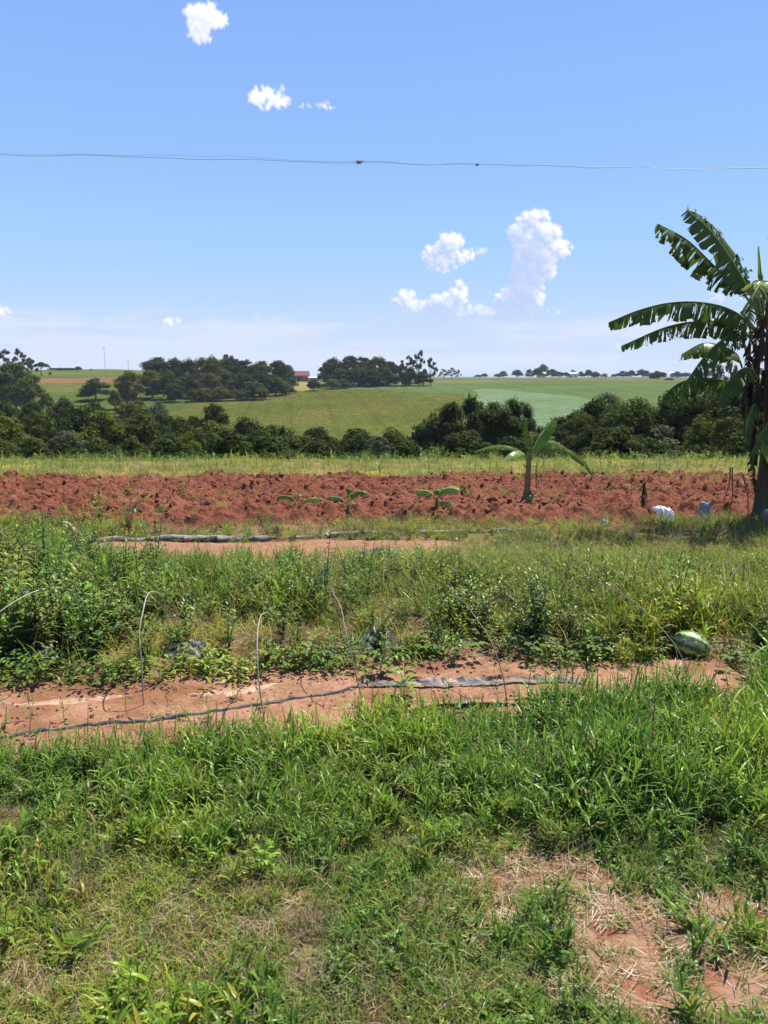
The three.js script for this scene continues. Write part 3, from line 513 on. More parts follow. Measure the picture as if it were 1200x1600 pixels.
{
  let seed = 100;
  const lobeSet = (kind, r) => {
    const L = [], add = (x, y, z, R, fl) => L.push([x, y, z, R, fl]);
    if (kind === 'round') { add(0, 0.55, 0, 0.34); for (let k = 0; k < 13; k++) { const a = k / 13 * 12.566 + r(), e = r(); add(Math.cos(a) * (0.33 - 0.12 * e), 0.22 + 0.48 * e, Math.sin(a) * (0.33 - 0.12 * e), 0.16 + 0.06 * r()); } add(0.12 * (r() - 0.5), 0.82, 0.1 * (r() - 0.5), 0.17); add(0.3 * (r() - 0.5), 0.76, 0.2 * (r() - 0.5), 0.17); }
    if (kind === 'irreg') for (let k = 0; k < 16; k++) { const a = k * 2.4 + r(), t = k / 15, w = Math.sqrt(Math.max(0.12, 1 - (1.9 * (t - 0.42)) ** 2)); add(Math.cos(a) * 0.36 * w * (0.45 + 0.6 * r()), 0.18 + 0.66 * t + 0.08 * (r() - 0.5), Math.sin(a) * 0.36 * w * (0.45 + 0.6 * r()), 0.16 + 0.07 * r()); }
    if (kind === 'bush') for (let k = 0; k < 10; k++) { const a = k * 2.4, t = k / 9; add(Math.cos(a) * 0.32 * (1 - t * 0.8), 0.22 + 0.5 * t, Math.sin(a) * 0.32 * (1 - t * 0.8), 0.24 - 0.04 * t); }
    if (kind === 'umbrella') for (let k = 0; k < 10; k++) { const a = k * 2.4, t = Math.sqrt(k / 9); add(Math.cos(a) * 0.36 * t, 0.80 - 0.2 * t * t + 0.04 * r(), Math.sin(a) * 0.36 * t, 0.17, 0.6); }
    if (kind === 'airy') for (let k = 0; k < 9; k++) { const a = k * 2.4 + r(), t = k / 8; add(Math.cos(a) * 0.30 * (1.15 - 0.75 * t), 0.36 + 0.52 * t, Math.sin(a) * 0.30 * (1.15 - 0.75 * t), 0.115 + 0.05 * r(), 0.8); }
    if (kind === 'cone') for (let k = 0; k < 9; k++) { const a = k * 2.4, t = k / 8; add(Math.cos(a) * 0.22 * (1 - t), 0.16 + 0.74 * t, Math.sin(a) * 0.22 * (1 - t), 0.25 * (1 - 0.65 * t)); }
    if (kind === 'fine') { add(0, 0.55, 0, 0.36); for (let k = 0; k < 10; k++) { const a = k * 2.4; add(Math.cos(a) * 0.3, 0.4 + 0.3 * r(), Math.sin(a) * 0.3, 0.18); } add(0, 0.8, 0, 0.2); }
    return L;
  };
  for (const [kind, variants, leaves, size, rad, fork, o] of [['round', 4, 8200, 0.019, 0.035, 0.25], ['irreg', 4, 8200, 0.019, 0.03, 0.18], ['bush', 3, 6600, 0.022, 0.02, 0.08], ['umbrella', 2, 4200, 0.020, 0.03, 0.5], ['airy', 3, 3600, 0.017, 0.022, 0.3, { inner: 6 }], ['cone', 2, 4600, 0.020, 0.03, 0.1], ['fine', 1, 9000, 0.013, 0.03, 0.2, { clumps: 14 }]]) {
    SHAPES[kind] = [];
    for (let k = 0; k < variants; k++) { const L = lobeSet(kind, rng(seed + 7)); SHAPES[kind].push({ crown: crownShape(seed, L, leaves, size, o), trunk: trunkShape(seed + 3, L, rad, fork) }); seed += 17; }
  }
  // bamboo: arching canes with plumes of narrow leaves
  const r = rng(77), f = new Faces(), t = new Faces();
  for (let k = 0; k < 40; k++) {
    const a = r() * 6.283, R = 0.42 * Math.sqrt(r()), top = V(Math.cos(a) * R * 1.15, 0.62 + 0.38 * r() * (1 - R), Math.sin(a) * R * 1.15), foot = V(Math.cos(a) * R * 0.35, -0.05, Math.sin(a) * R * 0.35), bow = top.clone().multiplyScalar(0.72).setY(top.y * 0.8);
    const curve = new THREE.CatmullRomCurve3([foot, foot.clone().lerp(bow, 0.6), bow, top, top.clone().add(V(Math.cos(a) * 0.05, -0.04, Math.sin(a) * 0.05))]);
    t.rod(curve.getPoints(8), 0.008, 0.002, [0.07, 0.085, 0.03], 4);
    const tone = tint([1, 1, 1], r, 0.3);
    for (let m = 0; m < 460; m++) { const s = 0.34 + 0.66 * Math.sqrt(r()), p = curve.getPoint(s), w = 0.075 * (1.25 - s * 0.75); p.add(V((r() - 0.5) * 2 * w, (r() - 0.5) * 2 * w, (r() - 0.5) * 2 * w)); f.leaf(p, V(r() - 0.5 + Math.cos(a) * 0.4, r() * 0.6 - 0.5, r() - 0.5 + Math.sin(a) * 0.4), 0.05 + 0.03 * r(), 0.014, tint(tone, r, 0.25), 0.5, 2, 0.2); }
  }
  SHAPES.bamboo = [{ crown: f.geo(), trunk: t.geo() }];
}
const trunkMat = new THREE.MeshStandardMaterial({ vertexColors: true, roughness: 0.95 });
{
  const r = rng(5), count = {};
  for (const [x, d, h, w, kind, mat, label] of TREES) {
    const list = SHAPES[kind], s = list[(count[kind] = (count[kind] ?? 0) + 1) % list.length];
    const name = kind === 'bush' ? 'bush' : kind === 'bamboo' ? 'bamboo_clump' : kind === 'airy' ? 'tall_tree' : 'tree';
    const t = thing(name, label, kind === 'bush' ? 'bush' : kind === 'bamboo' ? 'bamboo' : 'tree', [x, land(x, d) - 0.1, -d], d < 140 ? 'trees and bushes of the valley thicket' : d < 460 ? 'trees on the far hillside' : 'trees on the far skyline');
    t.rotation.y = r() * 6.283; const ch = kind === 'cone' || kind === 'airy' || kind === 'bamboo' ? h : Math.min(h, w * 1.25);
    part('trunk', s.trunk, trunkMat, t).scale.set(w * 1.1, h, w * 1.1);
    const c = part('crown', s.crown, CROWN[mat], t); c.scale.set(w * 1.15, ch * 1.05, w * 1.15); c.position.y = (h - ch) * 1.02;
  }
}
console.log('trees done');
// ---------------------------------------------------------------- houses, poles and a cow beyond the valley
const flat = (hex, rough = 0.85) => new THREE.MeshStandardMaterial({ color: hex, roughness: rough });
const H = { brick: flat(0xb5714f), brickDark: flat(0x8f4f3a), tile: flat(0x5c2a2c), white: flat(0xd9dcd8), zinc: flat(0xb9bdb9, 0.5), dark: flat(0x2b2420), frame: flat(0xcfc6b4), green: flat(0x8fa184), cement: flat(0x9a9488) };
const boxG = (w, h, d, x, y, z) => new THREE.BoxGeometry(w, h, d).translate(x, y, z);
function gable(w, d, rise, over, y) {   // pitched roof, ridge along x, with thickness
  const s = new THREE.Shape([new THREE.Vector2(-d / 2 - over, 0), new THREE.Vector2(0, rise), new THREE.Vector2(d / 2 + over, 0), new THREE.Vector2(d / 2 + over, 0.14), new THREE.Vector2(0, rise + 0.16), new THREE.Vector2(-d / 2 - over, 0.14)]);
  return new THREE.ExtrudeGeometry(s, { depth: w + 2 * over, bevelEnabled: false }).translate(0, 0, -w / 2 - over).rotateY(Math.PI / 2).translate(0, y, 0);
}
function gableWall(w, d, rise, y, t) { const s = new THREE.Shape([new THREE.Vector2(-d / 2, 0), new THREE.Vector2(d / 2, 0), new THREE.Vector2(0, rise * 0.97)]); const g = new THREE.ExtrudeGeometry(s, { depth: t, bevelEnabled: false }).translate(0, 0, -t / 2).rotateY(Math.PI / 2); return [g.clone().translate(w / 2 - t, y, 0), g.translate(-w / 2 + t, y, 0)]; }
{
  const x = -42.6, d = 400, y = land(x, d);
  const h = thing('brick_house', 'small brick house with a dark red pitched roof between the two woods', 'house', [x, y - 0.2, -d]); h.rotation.y = 0.25; h.scale.setScalar(0.95);
  part('wall', mergeGeometries([boxG(8, 3.4, 0.2, 0, 1.7, 3), boxG(8, 3.4, 0.2, 0, 1.7, -3), boxG(0.2, 3.4, 5.8, 3.9, 1.7, 0), boxG(0.2, 3.4, 5.8, -3.9, 1.7, 0)]), H.brick, h);
  for (const g of gableWall(8, 6, 2.4, 3.4, 0.2)) part('gable_wall', g, H.brickDark, h);
  part('roof', gable(8, 6, 2.4, 0.5, 3.42), H.tile, h);
  const porch = part('porch_roof', boxG(4.6, 0.14, 2.4, -1.2, 2.75, 4.3), H.tile, h);
  for (const px of [-3.3, 0.9]) part('porch_post', boxG(0.18, 2.68, 0.18, px, 1.34, 5.3), H.frame, h);
  const door = part('door', boxG(0.9, 2.1, 0.08, -1.6, 1.05, 3.13), H.dark, h); part('handle', boxG(0.05, 0.12, 0.06, -1.3, 1.05, 3.2), H.zinc, door);
  for (const wx of [-3, 1.2, 2.8]) { const w = part('window', boxG(0.9, 1.1, 0.06, wx, 1.9, 3.12), H.dark, h); part('frame', mergeGeometries([boxG(1.1, 0.1, 0.1, wx, 2.5, 3.15), boxG(1.1, 0.1, 0.1, wx, 1.3, 3.15), boxG(0.1, 1.1, 0.1, wx - 0.5, 1.9, 3.15), boxG(0.1, 1.1, 0.1, wx + 0.5, 1.9, 3.15)]), H.frame, w); }
  const x2 = -35.9, d2 = 396, s = thing('shed', 'low pale shed with a white sheet roof beside the brick house', 'shed', [x2, land(x2, d2) - 0.1, -d2]);
  part('wall', boxG(4.6, 2.3, 3.4, 0, 1.15, 0), H.green, s); part('roof', boxG(5.4, 0.14, 4.2, 0, 2.4, 0).rotateX(0.06), H.white, s); part('door', boxG(0.9, 1.9, 0.06, 0.8, 0.95, 1.74), H.dark, s); part('post', boxG(0.14, 2.9, 0.14, -2.6, 1.45, 1.9), H.frame, s);
}
[[139, 690, 7, 0xb9b2a6, 'far low house with a pale roof between skyline trees, leftmost'], [165, 684, 9, 0xa8aaa8, 'far low house with a pale roof between skyline trees, second from left'], [187, 692, 6, 0xc9c5bd, 'far low house with a pale roof between skyline trees, third from left'], [256, 688, 8, 0xcdd0d2, 'far low house with a pale roof behind the banana leaf tip']].forEach(([x, d, w, c, label]) => {
  const h = thing('farm_house', label, 'house', [x, land(x, d) - 0.3, -d], 'far houses on the skyline'); h.rotation.y = 0.2 - x * 0.002;
  part('wall', boxG(w, 3.2, 6, 0, 1.6, 0), H.white, h); part('roof', gable(w, 6, 1.6, 0.5, 3.22), flat(c), h); part('door', boxG(0.9, 2, 0.06, -w * 0.2, 1, 3.05), H.dark, h); part('window', boxG(1, 1, 0.06, w * 0.2, 1.8, 3.05), H.dark, h);
});
[[-151.5, 425, 12.5, 'tall thin utility pole on the left skyline'], [-139.8, 428, 5.5, 'short utility pole on the left skyline near the wood'], [48, 560, 8, 'thin utility pole on the skyline right of the small airy skyline trees']].forEach(([x, d, h, label]) => {
  const t = thing('utility_pole', label, 'pole', [x, land(x, d) - 0.2, -d], 'far utility poles');
  part('pole', new THREE.CylinderGeometry(0.07, 0.11, h, 8).translate(0, h / 2, 0), H.cement, t); part('crossarm', boxG(1.8, 0.12, 0.12, 0, h - 0.6, 0), H.cement, t);
  for (const k of [-0.8, 0.8]) part('insulator', new THREE.CylinderGeometry(0.05, 0.06, 0.2, 6).translate(k, h - 0.44, 0), H.white, t);
});
// smooth bodies from tapered capsules
function body(caps, box, n) {
  const mc = new MarchingCubes(n, new THREE.MeshStandardMaterial(), false, false, 60000); mc.isolation = 0;
  const [cx, cy, cz, half] = box, p = V(0, 0, 0), ab = V(0, 0, 0), ap = V(0, 0, 0);
  for (let k = 0; k < n; k++) for (let j = 0; j < n; j++) for (let i = 0; i < n; i++) {
    p.set((i - n / 2) / (n / 2) * half + cx, (j - n / 2) / (n / 2) * half + cy, (k - n / 2) / (n / 2) * half + cz);
    let s = 0;
    for (const [a, b, ra, rb] of caps) { ab.subVectors(b, a); ap.subVectors(p, a); const t = clamp(ap.dot(ab) / Math.max(ab.lengthSq(), 1e-9), 0, 1); s += Math.exp(-(ap.addScaledVector(ab, -t).length() - lerp(ra, rb, t)) / 0.05); }
    mc.field[i + j * n + k * n * n] = s > 0 ? 0.05 * Math.log(s) : -5;
  }
  mc.update();
  const g = new THREE.BufferGeometry(), c = mc.count, pos = mc.positionArray.slice(0, c * 3), nor = mc.normalArray.slice(0, c * 3);
  for (let i = 0; i < c; i++) { pos[i * 3] = pos[i * 3] * half + cx; pos[i * 3 + 1] = pos[i * 3 + 1] * half + cy; pos[i * 3 + 2] = pos[i * 3 + 2] * half + cz; }
  g.setAttribute('position', new THREE.BufferAttribute(pos, 3)); g.setAttribute('normal', new THREE.BufferAttribute(nor, 3)); return g;
}
{
  const caps = [[V(-0.6, 1.0, 0), V(0.5, 1.02, 0), 0.34, 0.32], [V(0.55, 1.1, 0), V(0.95, 0.8, 0), 0.2, 0.14], [V(0.95, 0.8, 0), V(1.2, 0.55, 0), 0.14, 0.09], [V(-0.85, 1.1, 0), V(-0.98, 0.5, 0), 0.04, 0.03], [V(0.95, 0.92, 0.1), V(0.92, 0.95, 0.26), 0.05, 0.02], [V(0.95, 0.92, -0.1), V(0.92, 0.95, -0.26), 0.05, 0.02]];
  for (const z of [-0.18, 0.18]) caps.push([V(0.45, 0.85, z), V(0.47, 0.4, z), 0.14, 0.07], [V(0.47, 0.4, z), V(0.46, 0.04, z), 0.07, 0.06], [V(-0.6, 0.9, z), V(-0.5, 0.55, z), 0.18, 0.1], [V(-0.5, 0.55, z), V(-0.66, 0.38, z), 0.1, 0.07], [V(-0.66, 0.38, z), V(-0.64, 0.04, z), 0.06, 0.06]);
  const g = body(caps, [0.1, 0.75, 0, 1.35], 44), pos = g.attributes.position, col = new Float32Array(pos.count * 3);
  for (let i = 0; i < pos.count; i++) { const w = noise(pos.getX(i) * 3 + 4, pos.getY(i) * 3 + pos.getZ(i) * 2) > 0.5 || pos.getY(i) < 0.5; col.set(w ? [0.75, 0.73, 0.68] : [0.03, 0.027, 0.025], i * 3); }
  g.setAttribute('color', new THREE.BufferAttribute(col, 3));
  const x = -35.6, d = 278, m = solo('cow', g, M.paint, 'small black and white cow grazing on the olive field edge', 'cow', [x, land(x, d) - 0.03, -d]); m.rotation.y = 0.9; m.scale.setScalar(1.15);
}
// ---------------------------------------------------------------- banana plants
// path: points along the midrib; the blade starts at share t0. Halves hang by droop (0 flat .. 1.5 straight down) and split into strips.
const LG = { up: [0.062, 0.112, 0.018], fresh: [0.115, 0.205, 0.024], bright: [0.130, 0.240, 0.026], pale: [0.22, 0.30, 0.055], dead: [0.085, 0.056, 0.030], deadDark: [0.034, 0.027, 0.019], yellow: [0.42, 0.36, 0.06] };
function bananaLeaf(parent, path, o) {
  const { width = 0.42, t0 = 0.14, droop = 0.9, torn = 0.7, seed = 1, color = LG.up, rib = [0.20, 0.27, 0.075], ribR = 0.013, normal = UP, label, name = 'leaf', sides = [1, 1], strips = 60, curl = 0.35 } = o;
  const r = rng(seed), f = new Faces(), m = new Faces(), curve = new THREE.CatmullRomCurve3(path.map((p) => V(p[0], p[1], p[2])), false, 'centripetal');
  m.rod(curve.getPoints(26), ribR, ribR * 0.22, rib, 6);
  const DOWN = V(0, -1, 0);
  for (const sd of [0, 1]) {
    const sgn = sd ? 1 : -1; let t = t0, joined = null;
    while (t < 0.995) {
      const dt = (torn > 0 ? (0.22 + 1.6 * r() * r() + (r() < 0.12 ? 2.5 : 0)) : 1) / strips, t1 = Math.min(1, t + dt), split = r() < torn, gap = split ? 0.08 + 0.55 * r() * torn : 0, dr = droop * sides[sd] + (split ? (r() - 0.5) * 0.7 * torn : (r() - 0.5) * 0.05), short = split && r() < 0.6 ? 0.55 + 0.5 * r() : 1, sway = split ? (r() - 0.5) * 0.5 * torn : 0;
      const c = tint(color, r, 0.18), edge = r() < torn * 0.35 ? mix3(c, LG.dead, 0.75) : c, rows = [];
      for (const [e, tt] of [[0, t], [1, t1]]) {
        const u = clamp((tt - t0) / (1 - t0), 0, 1), W = width * 0.5 * Math.pow(Math.sin(Math.PI * clamp(0.10 + 0.84 * u, 0, 1)), 0.55) * short, P = curve.getPoint(tt), T = curve.getTangent(tt), S = T.clone().cross(normal).normalize().multiplyScalar(sgn), D = DOWN.clone().addScaledVector(T, -DOWN.dot(T)).normalize(), row = [];
        if (joined && e === 0 && !split) { rows.push(joined); continue; }
        const p = P.clone();
        for (let k = 0; k <= 4; k++) {
          const q = k / 4, a = dr * (0.55 + 0.45 * q) + curl * q * (sides[sd] ? 1 : 0), hang = split ? 0.75 * q : 0, dir = S.clone().multiplyScalar(Math.cos(a)).addScaledVector(D, Math.sin(a) * (1 - hang)).addScaledVector(DOWN, Math.sin(a) * hang * 1.2).addScaledVector(T, 0.22 + sway * q + (e ? -gap : gap) * q * 0.6).normalize();
          if (k) p.addScaledVector(dir, W / 4);
          row.push(f.v(p, k === 4 ? edge : c));
        }
        rows.push(row);
      }
      for (let k = 0; k < 4; k++) if (sgn > 0) f.quad(rows[0][k], rows[0][k + 1], rows[1][k + 1], rows[1][k]); else f.quad(rows[0][k], rows[1][k], rows[1][k + 1], rows[0][k + 1]);
      joined = rows[1]; t = t1;
    }
  }
  const leaf = part(name, f.geo(), M.banana, parent); if (label) leaf.userData.label = label;
  part('midrib', m.geo(), M.weed, leaf);
  return leaf;
}
function barkTube(pts, r0, r1, c0, c1, seed) {
  const f = new Faces(), r = rng(seed), curve = new THREE.CatmullRomCurve3(pts), n = 26, s = 14; let last = null;
  for (let k = 0; k <= n; k++) {
    const t = k / n, P = curve.getPoint(t), row = [];
    for (let q = 0; q < s; q++) { const a = q / s * 6.283, n1 = noise(q * 0.9 + seed, t * 2.2), R = lerp(r0, r1, t) * (0.9 + 0.22 * noise(q * 0.55 + seed * 3, t * 5)); row.push(f.v(P.clone().add(V(Math.cos(a) * R, 0, Math.sin(a) * R)), mix3(c0, c1, sstep(0.3, 0.75, n1)))); }
    if (last) for (let q = 0; q < s; q++) f.quad(last[q], last[(q + 1) % s], row[(q + 1) % s], row[q]);
    last = row;
  }
  return f.geo();
}
{
  const X = 4.24, D = 8.5, Y = land(X, D), b = thing('banana_plant', 'large dark banana plant with torn drooping leaves at the right edge', 'banana plant', [X, Y, -D]);
  const L = (pts) => pts.map(([x, y, z = 0]) => [x - X, y - Y, z]);
  part('stem', barkTube([V(0, -0.05, 0), V(0.01, 1, 0.02), V(-0.06, 1.8, 0.02), V(-0.09, 2.5, 0)], 0.105, 0.04, [0.050, 0.036, 0.022], [0.085, 0.082, 0.036], 2, b), M.wood, b);
  part('stem', barkTube([V(0.36, -0.05, -0.05), V(0.33, 1.1, -0.05), V(0.22, 2.1, 0), V(0.14, 2.75, 0)], 0.12, 0.05, [0.12, 0.078, 0.042], [0.08, 0.08, 0.036], 5, b), M.wood, b);
  part('stem', barkTube([V(0.62, -0.05, 0.25), V(0.66, 0.9, 0.25), V(0.70, 1.7, 0.25)], 0.13, 0.06, [0.09, 0.066, 0.04], [0.13, 0.14, 0.06], 8, b), M.wood, b);
  bananaLeaf(b, L([[3.98, 2.36], [3.86, 2.56], [3.67, 2.80, 0.05], [3.37, 3.12, 0.1], [3.14, 3.30, 0.1]]), { seed: 11, width: 0.48, droop: 0.25, torn: 0.6, color: LG.up, normal: V(0.25, 0.3, 1).normalize(), sides: [0.2, 2.4], t0: 0.12, curl: 0.2 });
  bananaLeaf(b, L([[3.96, 2.36, -0.05], [3.80, 2.58, -0.1], [3.60, 2.75, -0.15], [3.28, 3.05, -0.2], [2.95, 3.22, -0.2]]), { seed: 12, width: 0.50, droop: 1.1, torn: 0.95, color: LG.up, t0: 0.2 });
  bananaLeaf(b, L([[4.02, 2.45, -0.1], [3.90, 2.66, -0.2], [3.78, 2.85, -0.25], [3.62, 3.06, -0.25]]), { seed: 13, width: 0.34, droop: 1.0, torn: 1, color: LG.up, strips: 26, t0: 0.2 });
  bananaLeaf(b, L([[3.98, 2.0], [3.86, 2.16, 0.1], [3.71, 2.26, 0.15], [3.43, 2.345, 0.2], [3.02, 2.36, 0.25], [2.64, 2.275, 0.3], [2.33, 2.15, 0.3]]), { seed: 14, width: 0.44, droop: 1.25, torn: 0.85, color: LG.up, t0: 0.16, strips: 72 });
  bananaLeaf(b, L([[3.98, 1.92, 0.05], [3.88, 2.06, 0.05], [3.74, 2.14, 0.1], [3.44, 2.18, 0.1], [3.03, 2.125, 0.1], [2.55, 1.92, 0.05]]), { seed: 15, width: 0.40, droop: 1.15, torn: 0.85, color: LG.up, t0: 0.14, strips: 72 });
  bananaLeaf(b, L([[3.98, 1.80, -0.1], [3.88, 1.98, 0.0], [3.76, 2.04, 0.1], [3.58, 1.99, 0.2], [3.36, 1.79, 0.25], [3.22, 1.58, 0.25], [3.08, 1.38, 0.25]]), { seed: 16, width: 0.42, droop: 1.15, torn: 0.9, color: LG.up, t0: 0.16 });
  bananaLeaf(b, L([[3.98, 1.70, -0.2], [3.86, 1.84, -0.1], [3.72, 1.92, -0.12], [3.52, 1.96, -0.15], [3.28, 1.84, -0.15]]), { seed: 17, width: 0.46, droop: 0.7, torn: 0.3, color: LG.up, t0: 0.2 });
  bananaLeaf(b, L([[3.98, 1.42, 0.0], [3.84, 1.52, -0.1], [3.70, 1.56, -0.1], [3.41, 1.575, -0.1], [3.20, 1.49, -0.1], [3.08, 1.36, -0.1]]), { seed: 18, width: 0.46, droop: 1.2, torn: 0.8, color: LG.up, t0: 0.18, strips: 36 });
  bananaLeaf(b, L([[3.98, 2.38, 0.05], [3.84, 2.52, 0.2], [3.80, 2.56, 0.35], [3.96, 2.50, 0.55], [4.25, 2.30, 0.75], [4.55, 2.0, 0.9]]), { seed: 19, width: 0.36, droop: 0.6, torn: 0.5, color: LG.pale, t0: 0.18, label: 'pale sunlit leaf bending right across the crown' });
  bananaLeaf(b, L([[4.40, 1.75, 0.05], [4.28, 1.62, 0.3], [4.13, 1.38, 0.45], [3.96, 1.10, 0.5], [3.82, 0.80, 0.5]]), { seed: 20, width: 0.36, droop: 0.9, torn: 0.5, color: LG.up, t0: 0.12 });
  bananaLeaf(b, L([[4.26, 0.25, 0.25], [4.24, 0.52, 0.3], [4.17, 0.74, 0.32], [4.09, 0.92, 0.3], [4.02, 1.01, 0.25]]), { seed: 21, width: 0.24, droop: 0.15, torn: 0, color: LG.bright, t0: 0.35, normal: V(0.1, 0.4, 1).normalize(), label: 'broad bright green young leaf low on the plant', curl: 0.3 });
  bananaLeaf(b, L([[4.02, 2.2, 0.1], [3.92, 2.42, 0.3], [3.78, 2.5, 0.5], [3.62, 2.36, 0.7], [3.55, 2.12, 0.8]]), { seed: 27, width: 0.40, droop: 1.0, torn: 0.7, color: LG.up, t0: 0.2, strips: 44 });
  bananaLeaf(b, L([[4.05, 1.5, 0.1], [3.92, 1.66, 0.2], [3.76, 1.68, 0.3], [3.58, 1.52, 0.35], [3.5, 1.3, 0.35]]), { seed: 28, width: 0.38, droop: 0.9, torn: 0.6, color: LG.up, t0: 0.2, strips: 40 });
  bananaLeaf(b, L([[4.05, 1.1, 0.1], [3.96, 1.28, 0.25], [3.88, 1.3, 0.35], [3.80, 1.1, 0.42], [3.78, 0.85, 0.42]]), { seed: 29, width: 0.28, droop: 0.9, torn: 0.7, color: LG.up, t0: 0.2, strips: 36 });
  bananaLeaf(b, L([[4.28, 2.6, 0], [4.42, 2.95, 0.05], [4.5, 3.3, 0.1], [4.44, 3.7, 0.15]]), { seed: 22, width: 0.42, droop: 0.6, torn: 0.8, color: LG.up, t0: 0.2 });
  bananaLeaf(b, L([[4.25, 2.6, 0], [4.30, 2.85, -0.05], [4.28, 3.05, -0.1], [4.18, 3.2, -0.1]]), { seed: 23, width: 0.34, droop: 1.0, torn: 0.9, color: LG.up, t0: 0.2, strips: 30 });
  bananaLeaf(b, L([[4.3, 2.5, 0], [4.6, 2.75, 0], [5.0, 2.85, 0.1], [5.5, 2.6, 0.2], [5.9, 2.2, 0.2]]), { seed: 24, width: 0.5, droop: 0.9, torn: 0.7, color: LG.up, t0: 0.18 });
  bananaLeaf(b, L([[4.75, 1.7, -0.25], [4.95, 2.0, -0.3], [5.3, 2.1, -0.3], [5.75, 1.8, -0.3]]), { seed: 25, width: 0.42, droop: 0.8, torn: 0.6, color: LG.up, t0: 0.2 });
  bananaLeaf(b, L([[3.99, 2.4, 0], [4.0, 2.65, 0.02], [3.955, 2.95, 0.02]]), { seed: 26, width: 0.07, droop: 0.2, torn: 0, color: LG.bright, t0: 0.3, strips: 12, label: 'young rolled spear leaf at the crown' });
  for (const [x, y, x2, y2, c] of [[3.97, 2.15, 3.86, 2.6, [0.30, 0.26, 0.05]], [4.02, 2.2, 4.12, 2.75, [0.26, 0.24, 0.06]], [3.99, 2.0, 3.80, 2.28, [0.16, 0.2, 0.06]], [4.05, 2.1, 4.2, 2.45, [0.34, 0.24, 0.06]], [4.2, 2.3, 4.1, 2.9, [0.2, 0.22, 0.06]], [4.28, 2.35, 4.42, 2.85, [0.22, 0.18, 0.06]]]) { const f = new Faces(); f.rod(L([[x + 0.08, y, 0.04], [lerp(x, x2, 0.5), lerp(y, y2, 0.55), 0.07], [x2, y2, 0.06]]).map((p) => V(...p)), 0.028, 0.012, c, 8); part('leaf_stalk', f.geo(), M.wood, b); }
  // withered leaves hanging down the stems
  const dead = [[3.93, 2.42, 0.12, 3.86, 1.75], [4.02, 2.30, 0.16, 4.04, 1.55], [3.86, 2.32, 0.10, 3.80, 1.7], [4.1, 2.5, 0.16, 4.14, 1.7], [3.82, 1.75, 0.05, 3.74, 1.15], [3.90, 0.95, 0.16, 3.88, 0.35], [4.05, 0.85, 0.24, 4.08, 0.2], [3.90, 2.15, 0.10, 3.84, 1.35], [3.88, 1.9, 0.15, 3.90, 1.0], [4.02, 1.95, 0.2, 4.06, 0.95], [3.94, 1.6, 0.12, 3.80, 0.75], [4.1, 1.5, 0.25, 4.12, 0.5], [3.92, 1.25, 0.1, 3.86, 0.62], [3.84, 2.02, -0.05, 3.90, 1.2], [4.22, 1.9, 0.2, 4.26, 0.8], [4.0, 1.2, 0.22, 3.95, 0.45], [3.88, 1.45, -0.05, 3.93, 0.7], [4.3, 2.2, 0.18, 4.38, 1.2], [3.95, 1.85, -0.1, 3.97, 0.9]];
  dead.forEach(([x, y, z, x2, y2], k) => bananaLeaf(b, L([[x + 0.20, y - 0.02, 0], [x + 0.14, y + 0.06, z * 0.8], [lerp(x, x2, 0.35) + 0.13, lerp(y, y2, 0.4), z], [x2 + 0.19, y2, z * 1.1]]), { seed: 40 + k, width: 0.17, droop: 0.5, torn: 1, color: k % 3 ? LG.deadDark : LG.dead, rib: LG.dead, ribR: 0.008, t0: 0.2, strips: 26, name: 'withered_leaf', normal: V(0.2, 0, 1).normalize(), sides: [1.6, 1.8] }));
  for (const [x, y, x2, y2] of [[3.80, 0.62, 3.77, 0.02], [3.78, 0.62, 3.70, 0.25], [3.92, 0.55, 3.99, 0.05]]) { const f = new Faces(); f.rod(L([[x, y, 0.15], [lerp(x, x2, 0.5) + 0.02, lerp(y, y2, 0.5), 0.2], [x2, y2, 0.22]]).map((p) => V(...p)), 0.008, 0.004, LG.dead, 5); part('dry_stalk', f.geo(), M.wood, b); }
}
